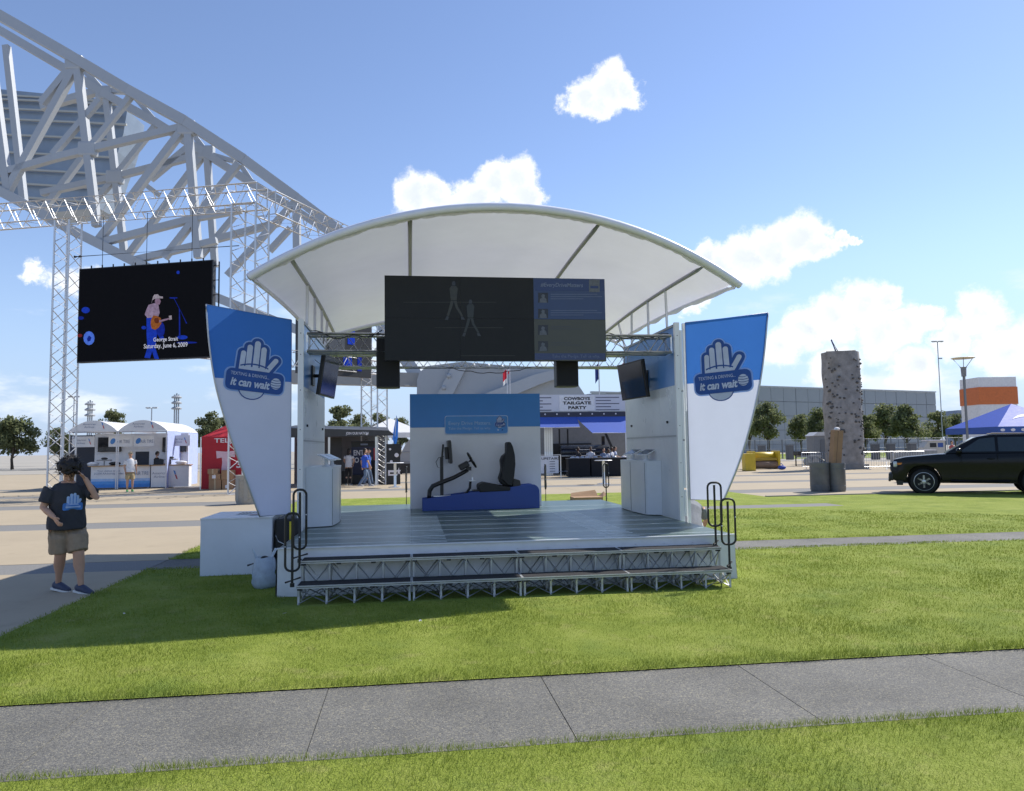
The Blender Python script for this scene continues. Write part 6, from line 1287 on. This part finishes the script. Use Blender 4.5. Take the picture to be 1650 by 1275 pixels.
# yellow equipment by the banner
YEL2 = M('yellow_vinyl', (.60,.42,.025), .45, var=.1, vs=3); p = GP(1235, 756); t = thing('inflatable_bolster', 'yellow padded roller frame on the plaza right of the wing banner', 'equipment', (p.x,p.y,0), TH*.5); k = p.y/1200
MB().lathe([(.1,-22*k),(7*k,-21*k),(7.5*k,0),(7*k,20*k),(.1,21*k)], 18, (0,.5,20*k), 'x').obj('top_roll', YEL2, t, smooth=True); MB().lathe([(.1,-20*k),(6.5*k,-19*k),(6.5*k,18*k),(.1,19*k)], 18, (0,.1,7*k), 'x').obj('lower_roll', M('brown_vinyl',(.24,.16,.11),.6), t, smooth=True)
for q in (-21, 20): block('end_post', (q*k-2*k,-.2,0), (q*k+2*k,1.0,29*k), YEL2, t, bevel=.05)
block('mid_board', (-19*k,-.1,14*k), (18*k,.1,18*k), M('yellow_dark',(.38,.26,.03),.6), t)
p = GP(1207, 759); t = thing('yellow_block', 'upright yellow block beside the padded roller frame', 'equipment', (p.x,p.y,0), TH*.5); block('body', (-8*k,-.3,.02), (8*k,.3,26*k), YEL2, t, bevel=.03); block('skid', (-8.3*k,-.32,0), (8.3*k,.32,.019), BLACKP, t)
p = GP(1260, 757); t = thing('blue_bag', 'small blue bag dropped on the plaza beside the yellow frame', 'bag', (p.x,p.y,0)); MB().ell((0,0,.14), (.28,.2,.14), 12, 8).obj('body', M('bag_blue',(.03,.07,.35),.7), t, smooth=True); MB().loft([(-.2,0,.22),(-.05,0,.42),(.12,0,.24)], .03, 6).obj('strap', M('bag_blue',(.03,.07,.35),.7), t, smooth=True)
p = GP(1296, 751); t = thing('utility_cart', 'grey wheeled utility trailer left of the climbing tower', 'cart', (p.x,p.y,0), TH); k = p.y/1200; CG = M('cart_grey',(.26,.27,.27),.6,.2,var=.2)
block('bed', (-9*k,-.5,14*k), (24*k,.5,17*k), CG, t); block('load', (-14*k,-.4,17*k), (6*k,.4,24*k), BLACKP, t, bevel=.05); 
for q in (-1, 12): MB().lathe([(.05,-.12),(6*k,-.1),(6*k,.1),(.05,.12)], 16, (q*k,-.55,7*k), 'y').obj('wheel', CG, t, smooth=True, sharp=40)
stick('leg', (-14*k,0,0), (-14*k,0,18*k), .05, BLACKM, t, 6); stick('tow_bar', (24*k,0,15*k), (34*k,0,8*k), .06, CG, t, 6)
p = AT(1331,745,60); t = thing('portable_cabin', 'grey portable cabin behind the climbing tower', 'cabin', (p.x,p.y,0)); block('body', (-.9,0,0), (.9,1.5,2.3), M('cabin_grey',(.18,.19,.20),.6), t); MB().prism([(-1,2.301),(1,2.301),(.6,2.6),(-.6,2.6)], -.1, 1.6, 'xz').obj('roof', M('cabin_roof',(.5,.5,.5),.6), t); block('door', (-.4,-.04,.1), (.4,-.001,2), M('cabin_door',(.12,.13,.14),.6), t)
# barrels before the tower, with a crate leaning in one
GALV = M('galvanised', (.15,.16,.17), .5, .35, var=.15, vs=4)
c1, c2 = GP(1322, 792), GP(1350, 792); k = c1.y/1200
trash_can('grey ribbed metal drum, left of the pair on the plaza edge', c1, 15*k, 46*k, GALV, 'pair of drums', 2); trash_can('grey ribbed metal drum, right of the pair holding a carton', c2, 12.5*k, 45*k, GALV, 'pair of drums', 2)
t = thing('long_carton', 'long brown carton standing tilted out of the right drum', 'carton', (c2.x,c2.y,38*k), TH); MB().box((0,0,30*k), (15*k,12*k,58*k), Matrix.Rotation(.12,3,'Y')).obj('box', CARD2, t, bevel=.01); MB().box((-1.5*k,-6.1*k,30*k), (1.2*k,.1*k,57*k), Matrix.Rotation(.12,3,'Y')).obj('tape', M('tape_brown',(.20,.11,.06),.5), t); MB().ell((3*k,0,61*k), (5*k,4*k,3*k), 10, 7).obj('crumpled_paper', LW, t, smooth=True)
# blue tent at the far right, kiosk, lamps
t = thing('blue_tent', 'blue peaked tent with white swoosh behind the black vehicle', 'tent', (AT(1600,740,40).x+2.5, 42, 0)); TB = M('tent_blue',(.03,.09,.48),.65,trans=.15); q = 2.4
MB().add([(-q,-q,2.42),(q,-q,2.42),(q,q,2.42),(-q,q,2.42),(0,0,3.75)], [(0,1,4),(1,2,4),(2,3,4),(3,0,4)]).obj('roof', TB, t)
for a, b in (((-q,-q),(q,-q)),((q,-q),(q,q)),((q,q),(-q,q)),((-q,q),(-q,-q))): MB().add([(*a,2.43),(*b,2.43),(*b,2.08),(*a,2.08)], [(0,1,2,3)]).obj('valance', M('valance_blue',(.04,.10,.34),.7), t)
for k2 in range(9): MB().ell((-q+.25+k2*.55,-q-.01,2.25), (.13,.006,.08), 10, 5).obj('valance_mark', LW, t)
for s1 in (-1,1):
    for s2 in (-1,1): stick('pole', (s1*q*.98,s2*q*.98,0), (s1*q*.98,s2*q*.98,2.4), .03, ALU, t, 6)
arcp = [(-.95+1.2*f, -q*(1-(.48+.25*math.sin(f*3)))-.0, 0) for f in [i/10 for i in range(11)]]
def on_roof(x, f): return (x, -q*(1-f)-.012, 2.42+1.33*f+.01)
sw_ = [on_roof(-1.15+1.1*i/10, .30+.22*math.sin(math.pi*.5*i/10)) for i in range(11)]+[on_roof(-1.15+1.1*i/10, .30+.12*math.sin(math.pi*.5*i/10)) for i in range(10,-1,-1)]
MB().face(sw_).obj('swoosh', LW, t, fix=False)
p = AT(1502,741,52); t = thing('waste_station', 'pale waste and recycling station behind the vehicle windscreen', 'bin', (p.x,p.y,0)); BG = M('bin_beige',(.50,.48,.43),.7)
MB().prism([(-.75,0),(.75,0),(.75,1.75),(-.4,1.75),(-.75,1.3)], -.35, .35, 'xz').obj('body', BG, t, bevel=.03); block('opening', (-.3,-.36,1.3), (.15,-.351,1.6), BLACKP, t); block('opening', (.25,-.36,1.3), (.62,-.351,1.6), M('bin_blue',(.03,.08,.3),.5), t); block('hood', (-.45,-.42,1.751), (.8,.42,1.82), LW, t)
p = AT(1478,748,50); t = thing('low_crate', 'long low grey crate beside the vehicle hood', 'crate', (p.x,p.y,0)); block('body', (-1.4,0,.1), (1.4,.8,1.1), M('crate_grey',(.28,.29,.29),.7,var=.2), t, bevel=.03); block('white_sheet', (.5,-.01,1.101), (1.3,.6,1.16), LW, t)
p = AT(1612,725,60); t = thing('striped_kiosk', 'tall white kiosk tower with orange band at the right edge', 'kiosk', (p.x,p.y,0)); zt = AT(1585,608,60).z; KW = M('kiosk_white',(.74,.72,.70),.6); KO = M('kiosk_orange',(.62,.16,.04),.6)
block('shaft', (-1.45,0,0), (1.6,2.5,zt-2.2), KW, t); block('band', (-1.5,-.05,zt-2.199), (1.65,2.55,zt-.8), KO, t); block('head', (-1.45,0,zt-.799), (1.6,2.5,zt), KW, t); [block('vent', (-1.2+.9*q2,-.02,2.6), (-.7+.9*q2,-.001,3.6), M('vent_grey',(.2,.2,.2),.6), t) for q2 in range(3)]
p = AT(1562,760,34); t = thing('plaza_lamp', 'plaza lamp with inverted cone shade at the right edge', 'lamp post', (p.x,p.y,0)); zt = AT(1562,577,34).z; DG = M('lamp_grey',(.24,.24,.25),.5,.3)
stick('pole', (0,0,0), (0,0,zt-.8), .06, DG, t, 8); MB().lathe([(.10,zt-.85),(.12,zt-.45),(.16,zt-.42)], 14).obj('lamp_body', DG, t, smooth=True, sharp=40); [stick('arm', (.1*math.cos(a),.1*math.sin(a),zt-.45), (.44*math.cos(a),.44*math.sin(a),zt-.02), .015, DG, t, 5) for a in (0,2.1,4.2)]; MB().lathe([(.02,zt+.06),(.46,zt+.02),(.50,zt),(.44,zt-.03),(.02,zt-.02)], 22).obj('reflector_disc', M('lamp_cream',(.6,.55,.42),.5), t, smooth=True, sharp=40)
person('person with dark hair standing beyond the black vehicle', (AT(1535,740,55).x,55,0), .4, shirt=(.4,.1,.1), vox=.016)
# ------------------------------------------------------------------ the black sport utility vehicle
CARP = M('black_car_paint', (.008,.009,.012), .22, var=.1, coat=.12, spec=.2); CGL = M('car_glass', (.02,.03,.035), .05, var=.1, spec=.8); CHR = M('chrome', (.72,.72,.73), .25, .45, var=.05); TYR = M('tyre', (.015,.015,.016), .85, var=.2)
w0 = GP(1490, 796); car = thing('black_vehicle', 'black sport utility vehicle parked at the right edge facing left', 'car', (w0.x+.85*math.sin(math.radians(28)), w0.y+.85*math.cos(math.radians(28)), 0), math.radians(-28))
W = .98   # half width; local x forward is -x, front wheel centre at x = 0
def section(x):     # half width, belt height, sill height along the body
    return None
hood = [(-1.02,.62),(-1.05,.80),(-.98,1.00),(-.90,1.10),(-.55,1.17),(.35,1.245),(.62,1.27)]
side = [(-1.02,.48),(-1.05,.80),(-.99,1.02),(-.90,1.12),(-.50,1.19),(.40,1.27),(.75,1.285),(4.15,1.30),(4.22,1.1),(4.20,.60),(4.1,.46)]
def arch_pts(cx, r, zc): return [(cx+r*math.cos(a), zc+r*math.sin(a)) for a in [math.pi*k/12 for k in range(13)]]
low = [(-.98,.44)]
body = [(4.12,.42)]+[p for p in arch_pts(3.0,.50,.42)]+[p for p in arch_pts(0,.50,.42)]+[(-.85,.40),(-1.00,.46),(-1.05,.80),(-1.00,1.00),(-.90,1.11),(-.50,1.185),(.40,1.265),(.75,1.28),(4.15,1.30),(4.24,1.05),(4.22,.55)]
def hull(poly, hw, tum):
    n = len(poly); V = []
    ys = [(-1,0.0),(-.93,1),(.93,1),(1,0.0)]
    for s, inset in ((-1,0),(1,0)):
        for x, z in poly:
            f = max(0, min(1, (abs(x+1.05)/.7))); nw = hw*(.86+.14*min(1, f)) if x < -.3 else hw
            tu = 1-.05*max(0, (z-.85)/.45); V.append((x, s*nw*tu, z))
    return MB().add(V, [tuple(range(n)), tuple(range(2*n-1,n-1,-1))]+[(i,(i+1)%n,n+(i+1)%n,n+i) for i in range(n)])
hull(body, W, 0).obj('body', CARP, car, bevel=.035, smooth=True, sharp=50)
cabin = [(.62,1.285),(1.50,1.80),(1.85,1.865),(3.2,1.87),(3.9,1.80),(4.16,1.29)]
n = len(cabin); V = [(x, s*(W*(.95-.20*max(0,(z-1.28)/.6))), z) for s in (-1,1) for x, z in cabin]
MB().add(V, [tuple(range(n)), tuple(range(2*n-1,n-1,-1))]+[(i,(i+1)%n,n+(i+1)%n,n+i) for i in range(n)]).obj('cabin', CARP, car, bevel=.05, smooth=True, sharp=50)
def wy(z): return W*(.95-.20*max(0,(z-1.28)/.6))+.012
for s in (-1, 1):
    for P in ([(1.02,1.34),(1.58,1.74),(1.98,1.78),(1.98,1.34)], [(2.06,1.34),(2.06,1.78),(3.0,1.78),(3.08,1.34)], [(3.16,1.34),(3.10,1.77),(3.72,1.72),(3.92,1.36)]):
        MB().face([(x, s*wy(z), z) for x, z in P]).obj('side_window', CGL, car, fix=False)
    for x in (1.05, 2.02, 3.10): stick('door_seam', (x, s*W*1.003, .50), (x, s*W*.975, 1.27), .006, M('seam_black',(.002,.002,.002),.9), car, 4)
    for x in (1.85, 2.85): MB().ell((x, s*(W*.985+.01), 1.12), (.11,.025,.025), 10, 6).obj('door_handle', CARP, car, smooth=True)
    MB().ell((1.0, s*(W+.09), 1.36), (.09,.12,.10), 12, 8).obj('mirror', CARP, car, smooth=True)
    MB().b2((-.95, s*.62, .86), (-.80, s*.90, 1.05)).obj('headlight', M('headlight_glass',(.55,.58,.60),.12,.2,spec=.8), car, bevel=.04, smooth=True)
    MB().b2((-.80, s*.865, .93), (-.62, s*.912, 1.0)).obj('turn_marker', M('amber_lens',(.65,.20,.02),.3), car, bevel=.015)
    stick('side_step', (.75, s*1.02, .42), (2.3, s*1.02, .42), .05, BLACKM, car, 8)
    for cx in (0, 3.0):
        wh = MB().lathe([(.20,-.13),(.30,-.135),(.375,-.10),(.40,-.04),(.40,.04),(.375,.10),(.30,.135),(.20,.13)], 36, (cx, s*(W-.13), .40), 'y').obj('wheel', TYR, car, smooth=True, sharp=40)
        yo = s*(W-.13)+s*.118
        MB().lathe([(.30,0),(.305,s*.012),(.28,s*.02),(.265,-s*.02)], 36, (cx, yo, .40), 'y').obj('rim', CHR, wh, smooth=True, sharp=40)
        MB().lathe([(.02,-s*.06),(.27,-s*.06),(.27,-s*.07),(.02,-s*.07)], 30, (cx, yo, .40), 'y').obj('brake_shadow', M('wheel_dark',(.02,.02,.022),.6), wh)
        for q in range(6):
            a = math.pi/2+q*math.pi/3; c_, s_ = math.cos(a), math.sin(a); V = [(cx+c_*r-s_*o, yo+s*d, .40+s_*r+c_*o) for d in (-.02,.012) for r, o in ((.05,-.035),(.275,-.03),(.275,.03),(.05,.035))]
            MB().add(V, [(0,1,2,3),(7,6,5,4),(0,4,5,1),(1,5,6,2),(2,6,7,3),(3,7,4,0)]).obj('spoke', CHR, wh, bevel=.006)
        MB().lathe([(.02,s*.025),(.05,s*.022),(.07,-s*.01)], 18, (cx, yo, .40), 'y').obj('hub_cap', CHR, wh, smooth=True)
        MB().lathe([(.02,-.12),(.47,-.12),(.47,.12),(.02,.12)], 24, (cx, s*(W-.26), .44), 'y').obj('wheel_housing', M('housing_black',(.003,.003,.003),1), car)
MB().face([(.66,-W*.86,1.295),(.66,W*.86,1.295),(1.48,W*.74,1.785),(1.48,-W*.74,1.785)]).obj('windscreen', CGL, car, fix=False)
o = car.children[-1]; o.location = (-.018,0,.014)
block('grille', (-1.075,-.55,.72), (-1.03,.55,1.0), BLACKP, car, bevel=.02); [stick('grille_bar', (-1.08,-.53,.76+.07*q), (-1.08,.53,.76+.07*q), .015, CHR, car, 6) for q in range(4)]
MB().b2((-1.14,-.86,.42), (-.95,.86,.66)).obj('front_bumper', BLACKP, car, bevel=.05, smooth=True, sharp=50); block('tow_hook', (-1.16,-.5,.38), (-1.08,-.4,.46), BLACKM, car); MB().ell((-1.13,-.72,.5), (.03,.07,.05), 10, 7).obj('fog_lamp', M('headlight_glass',(.5,.5,.5),.1), car); block('mud_flap', (-.78,-W+.03,.28), (-.60,-W+.25,.42), BLACKP, car)
for y in (-.72, .72): stick('roof_rail', (1.9,y,1.90), (3.8,y,1.88), .025, BLACKM, car, 6)
stick('axle', (0,-.8,.40), (0,.8,.40), .06, BLACKM, car, 8); stick('axle', (3.0,-.8,.40), (3.0,.8,.40), .06, BLACKM, car, 8); block('underbody', (-.8,-.6,.34), (4.0,.6,.5), BLACKP, car)
MB().b2((4.18,-.9,.45), (4.32,.9,.68)).obj('rear_bumper', BLACKP, car, bevel=.04); [MB().b2((4.15,s*.80,1.0),(4.22,s*.95,1.28)).obj('tail_light', M('tail_red',(.4,.02,.02),.3), car, bevel=.02) for s in (-1,1)]
for o in car.children:           # short upright nose ahead of the front wheels
    if o.type == 'MESH' and o.name.split('.')[0] in ('body','grille','headlight','turn_marker','front_bumper','tow_hook','fog_lamp'):
        for v in o.data.vertices:
            if v.co.x < -.5: v.co.x = -.5+(v.co.x+.5)*.80
bpy.data.scenes.remove(SIDE)
